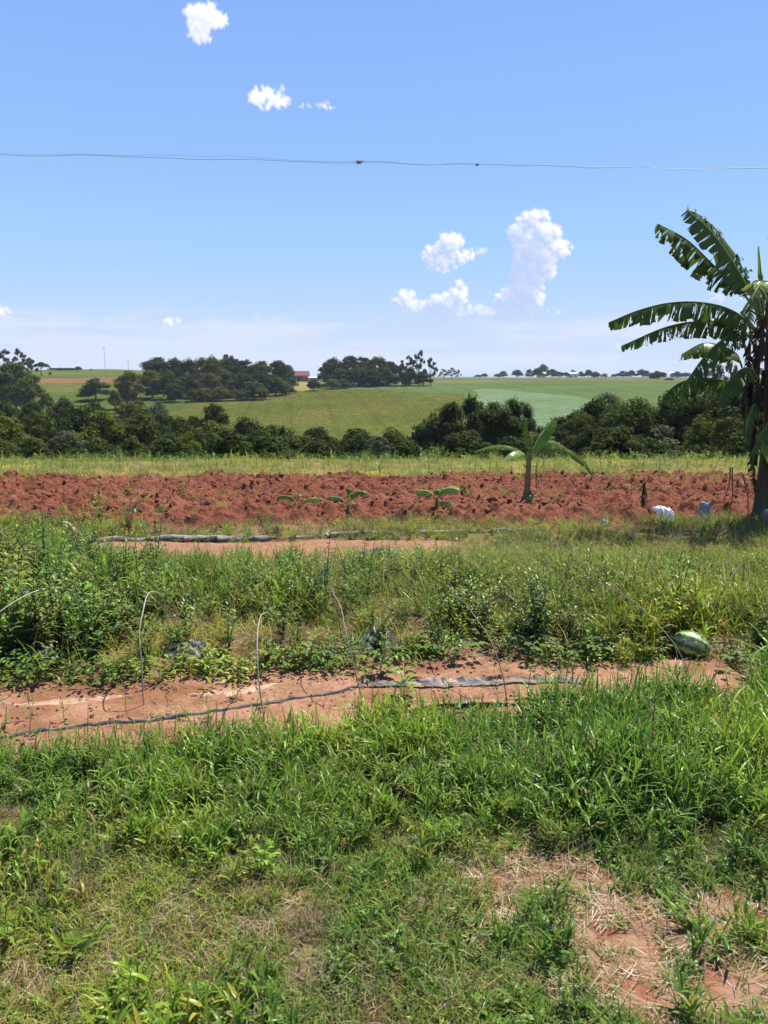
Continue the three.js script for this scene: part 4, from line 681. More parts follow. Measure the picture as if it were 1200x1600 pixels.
{
  const X = 1.8, D = 9.54, Y = land(X, D) + 0.02, b = thing('young_banana_plant', 'young banana plant standing upright in the red ploughed soil', 'banana plant', [X, Y, -D]);
  const L = (pts) => pts.map(([x, y, z = 0]) => [x - X, y - Y, z]);
  part('stem', barkTube([V(0, -0.06, 0), V(-0.01, 0.2, 0), V(0, 0.45, 0), V(0.0, 0.68, 0)], 0.05, 0.026, [0.15, 0.10, 0.045], [0.24, 0.20, 0.07], 12), M.wood, b);
  part('dead_sheath', barkTube([V(-0.01, -0.06, 0.01), V(0, 0.07, 0.01), V(0.0, 0.2, 0.0)], 0.085, 0.05, [0.05, 0.04, 0.03], [0.13, 0.10, 0.07], 15), M.wood, b);
  bananaLeaf(b, L([[1.79, 0.58], [1.80, 0.72], [1.78, 0.9], [1.765, 1.09]]), { seed: 61, width: 0.09, droop: 0.9, torn: 0, color: LG.bright, t0: 0.3, strips: 14, ribR: 0.007, label: 'upright half unrolled young leaf', normal: V(0.3, 0, 1).normalize() });
  bananaLeaf(b, L([[1.80, 0.55, 0.02], [1.86, 0.70, 0.03], [1.95, 0.88, 0.02], [2.12, 1.10, -0.05]]), { seed: 62, width: 0.23, droop: 0.35, torn: 0.5, color: LG.bright, t0: 0.3, strips: 26, ribR: 0.008, normal: V(-0.6, 0.5, 0.6).normalize() });
  bananaLeaf(b, L([[1.81, 0.55, 0.03], [1.87, 0.66, 0.06], [1.99, 0.745, 0.1], [2.16, 0.755, 0.15], [2.39, 0.63, 0.2], [2.57, 0.41, 0.2]]), { seed: 63, width: 0.19, droop: 0.95, torn: 0.55, color: LG.fresh, t0: 0.26, strips: 34, ribR: 0.008 });
  bananaLeaf(b, L([[1.81, 0.57, -0.03], [1.88, 0.69, -0.1], [1.98, 0.77, -0.18], [2.14, 0.80, -0.25], [2.33, 0.70, -0.3]]), { seed: 64, width: 0.2, droop: 0.9, torn: 0.5, color: LG.fresh, t0: 0.28, strips: 30, ribR: 0.007 });
  bananaLeaf(b, L([[1.78, 0.57, -0.02], [1.70, 0.68, -0.08], [1.58, 0.735, -0.12], [1.39, 0.745, -0.15], [1.14, 0.67, -0.15]]), { seed: 65, width: 0.17, droop: 0.75, torn: 0.5, color: LG.fresh, t0: 0.28, strips: 30, ribR: 0.007 });
  bananaLeaf(b, L([[1.78, 0.56, 0.03], [1.72, 0.66, 0.1], [1.63, 0.715, 0.2], [1.52, 0.69, 0.32], [1.43, 0.61, 0.42]]), { seed: 66, width: 0.21, droop: 0.5, torn: 0.15, color: LG.bright, t0: 0.3, strips: 26, ribR: 0.007 });
  bananaLeaf(b, L([[1.79, 0.45, 0.03], [1.74, 0.52, 0.05], [1.71, 0.57, 0.06]]), { seed: 67, width: 0.03, droop: 0.2, torn: 0, color: LG.yellow, t0: 0.2, strips: 8, ribR: 0.006, name: 'yellow_stub', label: 'cut yellow leaf stalk' });
  bananaLeaf(b, L([[1.82, 0.5, 0.02], [1.88, 0.5, 0.03], [1.90, 0.35, 0.03], [1.91, 0.2, 0.03]]), { seed: 68, width: 0.08, droop: 0.5, torn: 1, color: LG.dead, rib: LG.dead, t0: 0.35, strips: 14, ribR: 0.005, name: 'withered_leaf' });
}
// suckers just showing leaves
[[0.60, 8.6, 'small banana sucker with three pale green leaves in front of the red soil', [[-0.20, 0.16, 0.22, 0.11, 'pale'], [0.01, 0.17, 0.10, 0.09, 'bright'], [0.18, 0.20, 0.20, 0.13, 'pale'], [0.12, 0.06, 0.12, 0.10, 'bright']]],
 [-0.41, 8.65, 'small dark banana sucker beside the grassy bank, middle of the three', [[-0.19, 0.16, 0.2, 0.08, 'fresh'], [0.02, 0.26, 0.1, 0.06, 'fresh'], [0.16, 0.24, 0.16, 0.10, 'fresh'], [0.05, 0.14, 0.12, 0.08, 'fresh']]],
 [-1.0, 8.9, 'small banana sucker with bent pale leaves, leftmost of the three', [[-0.2, 0.18, 0.16, 0.07, 'fresh'], [0.22, 0.16, 0.2, 0.08, 'pale'], [0.02, 0.22, 0.1, 0.06, 'fresh']]]].forEach(([x, d, label, leaves], k) => {
  const b = thing('banana_sucker', label, 'banana plant', [x, ploughY(x, d) + 0.0, -d], 'banana suckers'), f = new Faces();
  f.rod([V(0, -0.06, 0), V(0, 0.08, 0)], 0.028, 0.018, [0.12, 0.13, 0.05], 8); part('stem', f.geo(), M.wood, b);
  leaves.forEach(([lx, ly, l, w, c], q) => bananaLeaf(b, [[0, 0.05, 0], [lx * 0.4, ly * 0.95, 0.03 * (q - 1)], [lx * 0.95, ly * 1.05, 0.07 * (q - 1)], [lx * 1.3, ly * 0.98, 0.1 * (q - 1)]], { seed: 80 + k * 7 + q, width: w * 1.3, droop: 0.4, torn: 0.45, color: LG[c], t0: 0.2, strips: 18, ribR: 0.005, normal: V(-lx, 0.6, 0.55).normalize() }));
});
console.log('bananas done');
// ---------------------------------------------------------------- things of the melon bed and the field edge
{ // overhead wire: two loosely twisted strands between posts outside the picture
  const r = rng(31), P = (s, o) => V(lerp(-14, 14, s), 3.16 - lerp(-14, 14, s) * 0.0195 - 0.0009 * (lerp(-14, 14, s) ** 2 - 20) * -1 + o, -6.0), a = [], b = [], n = 420;
  for (let k = 0; k <= n; k++) { const s = k / n, w = (noise(s * 90, 3) - 0.5) * 0.022 + (noise(s * 260, 8) - 0.5) * 0.008, gap = 0.014 * Math.max(0, noise(s * 22, 17) - 0.35) * 2.2; a.push(P(s, w)); b.push(P(s, w * 0.5 + gap + (noise(s * 150, 21) - 0.5) * 0.012).add(V(0, 0, 0.01))); }
  const t = thing('overhead_wire', 'thin kinked wire strung across the sky', 'wire', [0, 0, 0]);
  const f = new Faces(), g = new Faces(); f.rod(a, 0.0014, 0.0014, [1, 1, 1], 5); g.rod(b, 0.0009, 0.0009, [1, 1, 1], 4);
  part('main_strand', f.geo(), M.wire, t); part('thin_strand', g.geo(), M.wire, t);
  for (const [x, s] of [[-0.19, 0.55], [0.68, 0.25]]) { const q = new Faces(), c = P((x + 14) / 28, 0); for (let k = 0; k < 7; k++) { const p = []; for (let m = 0; m < 6; m++) p.push(c.clone().add(V((r() - 0.3) * 0.12 * s * (m / 5 + 0.2), (r() - 0.4) * 0.05 * s, (r() - 0.5) * 0.03))); q.rod(new THREE.CatmullRomCurve3(p).getPoints(14), 0.0026, 0.0016, [1, 1, 1], 4); } part('splice', q.geo(), M.wire, t); }
  for (const x of [-14, 14]) { const p = solo('wire_post', new THREE.CylinderGeometry(0.07, 0.09, 3.7, 10).translate(0, 1.55, 0), new THREE.MeshStandardMaterial({ color: 0x6d5f4e, roughness: 0.9 }), x < 0 ? 'round wooden post holding the overhead wire beyond the left picture edge' : 'round wooden post holding the overhead wire beyond the right picture edge', 'post', [x, 0, -6.0], 'posts of the overhead wire'); }
}
// wire hoops of the low tunnel: foot, apex, foot as [x, height, d]
[[[-1.15, 3.51], [-1.20, 0.50, 3.80], [-1.205, 4.20], 'pale upright wire hoop over the left part of the bare bed'],
 [[-0.525, 3.28], [-0.60, 0.44, 3.62], [-0.57, 4.05], 'thin wire hoop over the bare bed, second from the left'],
 [[-0.093, 3.51], [-0.26, 0.46, 3.95], [-0.24, 4.36], 'leaning wire hoop in the middle of the bare bed'],
 [[0.609, 3.47], [0.43, 0.40, 4.05], [0.36, 4.45], 'leaning wire hoop right of the double drip line'],
 [[1.66, 3.90], [1.36, 0.33, 4.62], [1.20, 4.95], 'slanting wire hoop rising beside the watermelon'],
 [[-2.15, 3.55], [-1.86, 0.47, 3.98], [-1.78, 4.35], 'slanting pale wire hoop in the tall weeds at the left edge'],
 [[1.98, 4.55], [2.26, 0.42, 4.75], [2.4, 5.1], 'dark wire hoop at the right picture edge']].forEach(([a, m, b, label], k) => {
  const A = V(a[0], nearY(a[0], a[1]) - 0.06, -a[1]), B = V(b[0], nearY(b[0], b[1]) - 0.06, -b[1]), C = A.clone().add(B).multiplyScalar(0.5), U = V(m[0], m[1], -m[2]).sub(C), pts = [], f = new Faces();
  for (let i = 0; i <= 40; i++) { const t = i / 40 * Math.PI, p = C.clone().addScaledVector(B.clone().sub(A), -Math.cos(t) / 2).addScaledVector(U, Math.pow(Math.sin(t), 0.72)); p.x += (noise(i * 0.2, k * 5) - 0.5) * 0.02; pts.push(p); }
  f.rod(pts, k < 2 || k === 5 ? 0.0032 : 0.0030, k < 2 ? 0.0029 : 0.0027, [[0.27, 0.25, 0.20], [0.24, 0.21, 0.165], [0.15, 0.13, 0.10], [0.10, 0.085, 0.065], [0.11, 0.095, 0.075], [0.34, 0.31, 0.25], [0.06, 0.055, 0.05]][k], 7);
  solo('wire_hoop', f.geo(), M.hoop, label, 'hoop', [0, 0, 0], 'tunnel hoops over the melon bed');
});
// drip lines and strips of mulch film coming out of the soil
function ribbon(path, widthOf, colorOf, lift, crumple, seed) {
  const f = new Faces(), curve = new THREE.CatmullRomCurve3(path.map(([x, d]) => V(x, 0, -d))), n = 90, m = 6; let last = null;
  for (let i = 0; i <= n; i++) {
    const t = i / n, p = curve.getPoint(t), T = curve.getTangent(t), S = V(-T.z, 0, T.x), w = widthOf(t), row = [];
    for (let j = 0; j <= m; j++) { const q = j / m - 0.5, x = p.x + S.x * q * w, z = p.z + S.z * q * w; row.push(f.v(V(x, nearY(x, -z) + lift(q, t) + (noise(i * 0.35 + seed, j * 0.9) - 0.5) * crumple, z), colorOf(t, q))); }
    if (last) for (let j = 0; j < m; j++) f.quad(last[j], last[j + 1], row[j + 1], row[j]);
    last = row;
  }
  return f.geo();
}
const tapeTint = (s) => (t, q) => mix3([0.030, 0.030, 0.034], SOIL.bedDark, sstep(0.55, 0.72, noise(t * 40 + s, q * 2)) * 0.8);
solo('drip_line', ribbon([[-1.95, 3.0], [-1.58, 3.16], [-1.39, 3.25], [-1.095, 3.33], [-0.80, 3.45], [-0.564, 3.54], [-0.131, 3.71]], () => 0.020, tapeTint(1), (q) => 0.012 - 0.03 * q * q * 4 * 0.3, 0.004, 1), M.film, 'flat black drip line along the left half of the bare bed', 'drip line');
solo('drip_line', ribbon([[-0.131, 3.715], [0.132, 3.735], [0.33, 3.75], [0.666, 3.79], [0.87, 3.81], [1.05, 3.79]], () => 0.026, tapeTint(4), (q) => 0.016 - 0.010 * q, 0.005, 5), M.film, 'flat black drip line along the right half of the bare bed', 'drip line');
const filmTint = (s) => (t, q) => mix3([0.085, 0.082, 0.088], SOIL.bed, sstep(0.34, 0.55, noise(t * 12 + s, q * 3 + s)));
solo('mulch_film', ribbon([[0.12, 3.80], [0.36, 3.80], [0.62, 3.83]], (t) => 0.06 * Math.sin(Math.PI * clamp(t, 0.06, 0.94)), filmTint(2), (q) => 0.020 - 0.035 * (q + 0.5), 0.006, 9), M.film, 'grey plastic mulch strip beside the right drip line', 'plastic film');
solo('mulch_film', ribbon([[0.10, 3.44], [0.30, 3.50], [0.55, 3.53], [0.80, 3.56]], (t) => 0.075 * Math.sin(Math.PI * clamp(t + 0.1, 0.1, 0.97)), filmTint(6), (q) => 0.022 + 0.02 * q, 0.006, 13), M.film, 'grey plastic mulch strip near the front grass', 'plastic film');
solo('mulch_film', ribbon([[-0.06, 3.33], [0.02, 3.36], [0.12, 3.37]], (t) => 0.07 * Math.sin(Math.PI * clamp(t, 0.1, 0.9)), filmTint(9), () => 0.02, 0.010, 17), M.film, 'short grey plastic mulch scrap below the middle hoop', 'plastic film');
solo('mulch_film', ribbon([[-1.85, 3.46], [-1.5, 3.55], [-1.25, 3.6]], (t) => 0.10 * Math.sin(Math.PI * clamp(t, 0.06, 0.94)), (t, q) => mix3(SOIL.bed, [0.40, 0.22, 0.13], sstep(0.4, 0.7, noise(t * 9, q * 3))), (q) => 0.006 - 0.05 * q * q, 0.004, 21), M.film, 'soil covered plastic mulch ridge on the left of the bed', 'plastic film');
solo('mulch_film', ribbon([[-0.98, 3.62], [-0.75, 3.70], [-0.55, 3.78]], (t) => 0.14 * Math.sin(Math.PI * clamp(t, 0.06, 0.94)), (t, q) => mix3(SOIL.bed, [0.40, 0.22, 0.13], sstep(0.4, 0.7, noise(t * 9 + 4, q * 3))), (q) => 0.006 - 0.05 * q * q, 0.004, 25), M.film, 'soil covered plastic mulch ridge between the two left hoops', 'plastic film');
// crumpled black plastic
[[-0.06, 4.32, 0.26, 0.14, 'crumpled black plastic sheet under the weeds behind the middle hoop'], [-1.95, 4.05, 0.30, 0.16, 'crumpled black plastic sheet in the weeds at the left edge'], [-1.12, 4.16, 0.26, 0.12, 'crumpled black plastic sheet behind the pale hoop'], [0.02, 6.72, 0.34, 0.08, 'flattened black plastic sheet on the rear bed'], [0.85, 4.40, 0.22, 0.08, 'torn black plastic piece under the weeds left of the watermelon']].forEach(([x, d, w, h, label], k) => {
  const f = new Faces(), n = 16; const rows = [];
  for (let j = 0; j <= n; j++) { rows.push([]); for (let i = 0; i <= n; i++) { const u = i / n - 0.5, v = j / n - 0.5, q = Math.max(0, 1 - 4 * (u * u + v * v)), fold = Math.abs(2 * noise(u * 7 + k * 9, v * 7) - 1) * 0.6 + Math.abs(2 * noise(u * 15, v * 15 + k * 4) - 1) * 0.4; rows[j].push(f.v(V(u * w * (1 + 0.3 * noise(v * 6, k)), (0.15 + q) * h * 0.75 * (0.35 + 0.65 * fold), v * w * 0.8), [1, 1, 1])); if (i && j) f.quad(rows[j - 1][i - 1], rows[j - 1][i], rows[j][i], rows[j][i - 1]); } }
  solo('plastic_sheet', f.geo(), M.black, label, 'plastic sheet', [x, nearY(x, d), -d], 'black plastic scraps');
});
{ // watermelon
  const N = 512, c = new Uint8Array(N * N * 4), light = [116, 140, 62], pale = [162, 174, 106], dark = [50, 76, 32];
  for (let y = 0; y < N; y++) for (let x = 0; x < N; x++) {
    const u = x / N, v = y / N, jag = (tileNoise(u, v, 24, 5) - 0.5) * 0.9 + (tileNoise(u, v, 64, 9) - 0.5) * 0.7, s = Math.cos(u * 6.283 * 9 + jag * 2.6), t = sstep(-0.05, 0.5, s + (tileNoise(u, v, 90, 3) - 0.5) * 0.8), vein = tileNoise(u, v, 128, 11);
    for (let k = 0; k < 3; k++) c[(y * N + x) * 4 + k] = clamp(lerp(lerp(light[k], pale[k], sstep(-0.4, -0.95, s) * 0.8), dark[k], t) * (0.86 + 0.28 * vein), 0, 255); c[(y * N + x) * 4 + 3] = 255;
  }
  const map = wrap(new THREE.DataTexture(c, N, N)); map.colorSpace = THREE.SRGBColorSpace;
  const prof = []; for (let k = 0; k <= 36; k++) { const a = k / 36 * Math.PI; prof.push(new THREE.Vector2(Math.max(0.0001, 0.096 * Math.pow(Math.abs(Math.sin(a)), 0.9)), -0.128 * Math.cos(a))); }
  const t = thing('watermelon', 'striped green watermelon lying at the edge of the bare bed', 'watermelon', [1.765, nearY(1.765, 4.22) + 0.07, -4.22]); t.scale.setScalar(0.82);
  const body = new THREE.LatheGeometry(prof, 48), rind = part('rind', body, new THREE.MeshPhysicalMaterial({ map, roughness: 0.42, clearcoat: 0.25, clearcoatRoughness: 0.3 }), t);
  rind.rotation.set(0, 0, 0); rind.quaternion.setFromUnitVectors(UP, V(0.83, -0.22, 0.52).normalize());
  const f = new Faces(), ax = V(-0.83, 0.22, -0.52).normalize().multiplyScalar(0.126); f.rod([ax, ax.clone().multiplyScalar(1.15).add(V(0, 0.012, 0)), ax.clone().multiplyScalar(1.35).add(V(-0.01, 0.0, 0.02))], 0.005, 0.004, [0.16, 0.2, 0.06], 6); part('stalk', f.geo(), M.wood, t);
}
// weathered timber along the rear bed
function log(x0, d0, x1, d1, r0, seed, label, y0 = 0) {
  const f = new Faces(), n = 34, s = 12, A = V(x0, nearY(x0, d0) + r0 * 0.7 + y0, -d0), B = V(x1, nearY(x1, d1) + r0 * 0.7, -d1), T = B.clone().sub(A).normalize(), S = V(-T.z, 0, T.x); let last = null;
  const ring = (k, c) => { const t = k / n, P = A.clone().lerp(B, t).add(V(0, (noise(t * 6, seed) - 0.5) * 0.03, (noise(t * 4, seed + 5) - 0.5) * 0.05)), row = []; for (let q = 0; q < s; q++) { const a = q / s * 6.283, R = r0 * (0.75 + 0.35 * noise(q * 0.7 + seed, t * 7) + 0.2 * noise(q * 2.1, t * 30 + seed)); row.push(f.v(P.clone().addScaledVector(S, Math.cos(a) * R * 1.15).addScaledVector(UP, Math.sin(a) * R), mix3([0.23, 0.20, 0.175], [0.065, 0.052, 0.042], sstep(0.35, 0.7, noise(q * 1.1 + seed * 2, t * 16)) ))); } return row; };
  for (let k = 0; k <= n; k++) { const row = ring(k); if (last) for (let q = 0; q < s; q++) f.quad(last[q], row[q], row[(q + 1) % s], last[(q + 1) % s]); else { const c = f.v(A, [0.3, 0.26, 0.22]); for (let q = 0; q < s; q++) f.tri(c, row[q], row[(q + 1) % s]); } last = row; }
  const c = f.v(B, [0.3, 0.26, 0.22]); for (let q = 0; q < s; q++) f.tri(c, last[(q + 1) % s], last[q]);
  solo('timber_log', f.geo(), M.wood, label, 'log', [0, 0, 0], 'weathered logs along the rear bed');
}
log(-2.95, 7.33, -1.93, 7.38, 0.036, 3, 'grey weathered log along the rear bed, leftmost piece');
log(-1.95, 7.30, -1.12, 7.45, 0.038, 8, 'grey weathered log along the rear bed behind the leafy weed');
log(-0.95, 7.55, 0.1, 7.72, 0.022, 12, 'grey weathered log half hidden in grass, middle of the rear bed');
log(0.35, 7.72, 1.62, 7.88, 0.022, 19, 'long grey weathered log below the small banana sucker');
// plastic bags pulled over plants, and scraps
function drape(seed, w, h, tones, lean) {
  const f = new Faces(), n = 14, s = 30, rows = [];
  for (let k = 0; k <= n; k++) { rows.push([]); for (let q = 0; q < s; q++) { const t = k / n, a = q / s * 6.283, fold = noise(Math.cos(a) * 3 + seed, Math.sin(a) * 3 + seed) , R = w * 0.5 * (Math.pow(Math.min(1, t * 2.6), 0.6) * (0.62 + 0.75 * fold * t + 0.16 * Math.sin(a * 7 + seed) * t + 0.09 * Math.sin(a * 13 + seed * 2) * t) + 0.03), long = 0.12 + 1.15 * sstep(0.25, 0.75, noise(Math.cos(a) * 1.9 + seed * 2, Math.sin(a) * 1.9)); rows[k].push(f.v(V(Math.cos(a) * R + lean * t, h * (1 - Math.pow(t, 1.5) * long) + (noise(q * 1.3 + seed, k * 1.1) - 0.5) * 0.03, Math.sin(a) * R * 0.8), tones[(noise(q * 0.8, k * 0.7 + seed) > 0.62) ? 1 : 0])); } if (k) for (let q = 0; q < s; q++) f.quad(rows[k - 1][q], rows[k][q], rows[k][(q + 1) % s], rows[k - 1][(q + 1) % s]); }
  const c = f.v(V(0, h * 1.01, 0), tones[0]); for (let q = 0; q < s; q++) f.tri(c, rows[0][q], rows[0][(q + 1) % s]);
  return f.geo();
}
solo('plastic_bag', drape(3, 0.21, 0.22, [[0.78, 0.78, 0.78], [0.62, 0.62, 0.64]], 0.03), M.bag, 'bright white plastic bag pulled over a plant left of the grey one', 'plastic bag', [3.06, nearY(3.06, 8.37) - 0.03, -8.37]);
solo('plastic_bag', drape(9, 0.15, 0.27, [[0.26, 0.27, 0.29], [0.18, 0.19, 0.21]], -0.02), M.bag, 'grey plastic bag hanging over a stake near the large banana', 'plastic bag', [3.58, nearY(3.58, 8.42) - 0.02, -8.42]);
solo('plastic_bag', drape(15, 0.09, 0.20, [[0.25, 0.26, 0.32], [0.16, 0.17, 0.22]], 0.01), M.bag, 'narrow bluish plastic bag tied at the foot of the large banana', 'plastic bag', [4.14, nearY(4.14, 8.25) - 0.01, -8.22]);
solo('plastic_scrap', drape(21, 0.055, 0.04, [[0.6, 0.6, 0.62], [0.5, 0.5, 0.52]], 0.02), M.bag, 'small white scrap lying in the dry grass left of the bags', 'scrap', [2.26, nearY(2.26, 7.8) + 0.09, -7.8]);
[[3.04, 8.9, 0.36, 'dark brown withered stalk with a curled top beside the white bag']].forEach(([x, d, h, label]) => { const t = thing('withered_stalk', label, 'dead plant', [x, ploughY(x, d) - 0.02, -d]), f = new Faces(), r = rng(8); f.rod([V(0, 0, 0), V(-0.01, h * 0.5, 0), V(0.0, h * 0.9, 0), V(0.03, h, 0.01), V(0.05, h * 0.94, 0.02)], 0.018, 0.010, LG.deadDark, 7); part('stem', f.geo(), M.wood, t); const g = new Faces(); for (let k = 0; k < 16; k++) g.leaf(V(0, h * (0.2 + 0.7 * r()), 0), V(r() - 0.5, 0.2 - r(), r() - 0.5), 0.10 + 0.08 * r(), 0.03, tint(LG.dead, r, 0.4), 1.2, 3); part('dead_leaves', g.geo(), M.dry, t); });
{ const t = thing('dried_flower_stalk', 'pale dried curled stalk head above the weeds at the left', 'dead plant', [-2.95, nearY(-2.95, 7.05), -7.05]), f = new Faces(), g = new Faces(), r = rng(4); f.rod([V(0, 0, 0), V(0.02, 0.14, 0), V(-0.02, 0.25, 0.0)], 0.006, 0.004, [0.3, 0.25, 0.18], 5); part('stem', f.geo(), M.wood, t); for (let k = 0; k < 26; k++) { const s = k / 26; g.leaf(V(-0.05 + 0.12 * s, 0.27 - 0.09 * s * s - 0.01 * r(), 0.02 * (r() - 0.5)), V(0.6, -0.6 + 0.8 * (r() - 0.5), r() - 0.5), 0.03 + 0.03 * r(), 0.02, tint([0.40, 0.35, 0.27], r, 0.2), 0.9, 3); } part('husk', g.geo(), M.dry, t); }
// ---------------------------------------------------------------- plants: shapes
const GC = { bright: [0.150, 0.255, 0.022], mid: [0.095, 0.178, 0.020], deep: [0.055, 0.112, 0.018], yellow: [0.240, 0.265, 0.038], straw: [0.34, 0.262, 0.13], brown: [0.21, 0.14, 0.075], olive: [0.165, 0.195, 0.034], grey: [0.29, 0.24, 0.165] };
for (const k of ['bright', 'mid', 'deep', 'yellow', 'olive']) GC[k] = GC[k].map((v) => v * 1.14);
const pick = (r, list) => list[Math.floor(r() * list.length)];
function broadTuft(seed, big = 1) {   // leafy stems with lance blades
  const r = rng(seed), f = new Faces(), stems = 5 + Math.floor(r() * 3);
  for (let s = 0; s < stems; s++) {
    const az = r() * 6.283, lean = 0.15 + 0.6 * r(), h = (0.10 + 0.12 * r()) * big, root = V((r() - 0.5) * 0.07, -0.01, (r() - 0.5) * 0.07), top = root.clone().add(V(Math.sin(az) * Math.sin(lean) * h, Math.cos(lean) * h, Math.cos(az) * Math.sin(lean) * h)), c0 = tint(pick(r, [GC.bright, GC.bright, GC.bright, GC.mid, GC.mid, GC.yellow]), r, 0.25);
    f.rod([root, root.clone().lerp(top, 0.5).add(V(0, 0.008, 0)), top], 0.0022, 0.0012, mix3(c0, GC.yellow, 0.4), 3);
    const n = 5 + Math.floor(r() * 3);
    for (let k = 0; k < n; k++) { const t = (k + 0.4) / n, p = root.clone().lerp(top, t), a = az + (k % 2 ? 1.57 : -1.57) + (r() - 0.5) * 1.6, c = tint(r() < 0.07 ? GC.straw : c0, r, 0.18); f.blade(p, a, (0.06 + 0.085 * r()) * big, 0.0095 + 0.0075 * r(), 0.25 + 0.8 * r(), 0.2 + 1.3 * r(), c, 5, 0.3, r() < 0.1 ? GC.straw : null); }
    f.blade(top, az + (r() - 0.5), (0.08 + 0.07 * r()) * big, 0.007, 0.1 + lean * 0.5, 0.5 * r(), c0, 4, 0.3);
  }
  return f.geo();
}
function fineTuft(seed, len, width, n, spread, colors, bend = 1.0, lean = 0.8) {
  const r = rng(seed), f = new Faces();
  for (let k = 0; k < n; k++) f.blade(V((r() - 0.5) * spread, -0.008, (r() - 0.5) * spread), r() * 6.283, len * (0.5 + 0.8 * r()), width * (0.7 + 0.6 * r()), 0.1 + (lean - 0.1) * r(), bend * (0.3 + r()), tint(pick(r, colors), r, 0.22), 4, 0);
  return f.geo();
}
function seedGrass(seed) {   // tall stems with loose pale seed heads
  const r = rng(seed), f = new Faces();
  for (let s = 0; s < 5; s++) {
    const az = r() * 6.283, lean = 0.1 + 0.35 * r(), h = 0.26 + 0.2 * r(), root = V((r() - 0.5) * 0.05, 0, (r() - 0.5) * 0.05), at = (t) => root.clone().add(V(Math.sin(az) * Math.sin(lean + 0.5 * t) * h * t, Math.cos(lean + 0.4 * t) * h * t, Math.cos(az) * Math.sin(lean + 0.5 * t) * h * t)), c = tint(pick(r, [GC.yellow, GC.olive, GC.straw]), r, 0.2);
    f.rod([at(0), at(0.4), at(0.75), at(1)], 0.0014, 0.0007, c, 3);
    for (let k = 0; k < 14; k++) { const t = 0.72 + 0.28 * r(); f.blade(at(t), r() * 6.283, 0.03 + 0.03 * r(), 0.0022, 0.5 + 0.5 * r(), 0.4, tint(mix3(GC.straw, GC.yellow, r()), r, 0.2), 2, 0); }
    for (let k = 0; k < 5; k++) f.blade(at(0.1 + 0.5 * r()), r() * 6.283, 0.10 + 0.1 * r(), 0.004, 0.3 + 0.5 * r(), 1.1, tint(pick(r, [GC.olive, GC.mid, GC.bright]), r, 0.2), 4, 0);
  }
  return f.geo();
}
function leafyWeed(seed, h, stems, per, leafLen, leafW, colors, spread = 0.5, droop = 0.7) {   // { stem, foliage }
  const r = rng(seed), f = new Faces(), s = new Faces();
  for (let k = 0; k < stems; k++) {
    const az = r() * 6.283, lean = spread * r(), H = h * (k ? 0.55 + 0.45 * r() : 1), pts = []; for (let m = 0; m <= 5; m++) { const t = m / 5, a = lean * (0.6 + 0.5 * t); pts.push(V(Math.sin(az) * Math.sin(a) * H * t + (r() - 0.5) * 0.01, Math.cos(a) * H * t - 0.01, Math.cos(az) * Math.sin(a) * H * t)); }
    const curve = new THREE.CatmullRomCurve3(pts), c0 = tint(pick(r, colors), r, 0.2); s.rod(curve.getPoints(7), 0.0035 * h / 0.4, 0.0012, mix3(c0, [0.12, 0.08, 0.05], 0.5), 4);
    for (let m = 0; m < per; m++) { const t = 0.12 + 0.88 * (m + r() * 0.6) / per, p = curve.getPoint(Math.min(1, t)), a = m * 2.4 + r(), l = leafLen * (0.6 + 0.6 * r()) * (1.15 - 0.55 * t), d = V(Math.cos(a), 0.35 + 0.5 * (r() - 0.3) + 0.6 * Math.max(0, t - 0.8) * 5, Math.sin(a)); f.leaf(p.clone().addScaledVector(d, 0.012), d, l, l * leafW, tint(c0, r, 0.2), droop, 3, 0.3); if (per > 8 && r() < 0.5) f.leaf(p, V(-d.x, d.y, -d.z), l * 0.9, l * leafW * 0.9, tint(c0, r, 0.2), droop, 3, 0.3); }
  }
  return { foliage: f.geo(), stem: s.geo() };
}
const joined = ({ foliage, stem }) => mergeGeometries([foliage, stem]);
function creeper(seed, n, size, colors) {
  const r = rng(seed), f = new Faces();
  for (let k = 0; k < n; k++) { const a = r() * 6.283, R = 0.07 * Math.sqrt(r()), p = V(Math.cos(a) * R, 0.01 + 0.06 * r(), Math.sin(a) * R), d = V(Math.cos(a), 0.3 * r(), Math.sin(a)); f.rod([V(0, 0, 0), p], 0.001, 0.0008, colors[0], 3); f.leaf(p, d, size * (0.6 + 0.7 * r()), size * 0.42, tint(pick(r, colors), r, 0.22), 0.5, 3, 0.35); }
  return f.geo();
}
function maize(seed) {
  const r = rng(seed), f = new Faces(), n = 5 + Math.floor(r() * 2), az0 = r() * 6.283, c = tint(pick(r, [GC.mid, GC.olive, GC.bright]), r, 0.15);
  f.rod([V(0, -0.03, 0), V(0, 0.12, 0), V(0.005, 0.2, 0)], 0.006, 0.003, GC.yellow, 4);
  for (let k = 0; k < n; k++) f.blade(V(0, 0.03 + 0.03 * k, 0), az0 + (k % 2) * 3.14 + (r() - 0.5) * 0.7, 0.16 + 0.14 * r(), 0.018, 0.25 + 0.35 * r(), 1.5 + 0.6 * r(), tint(c, r, 0.15), 5, 0.3);
  return f.geo();
}
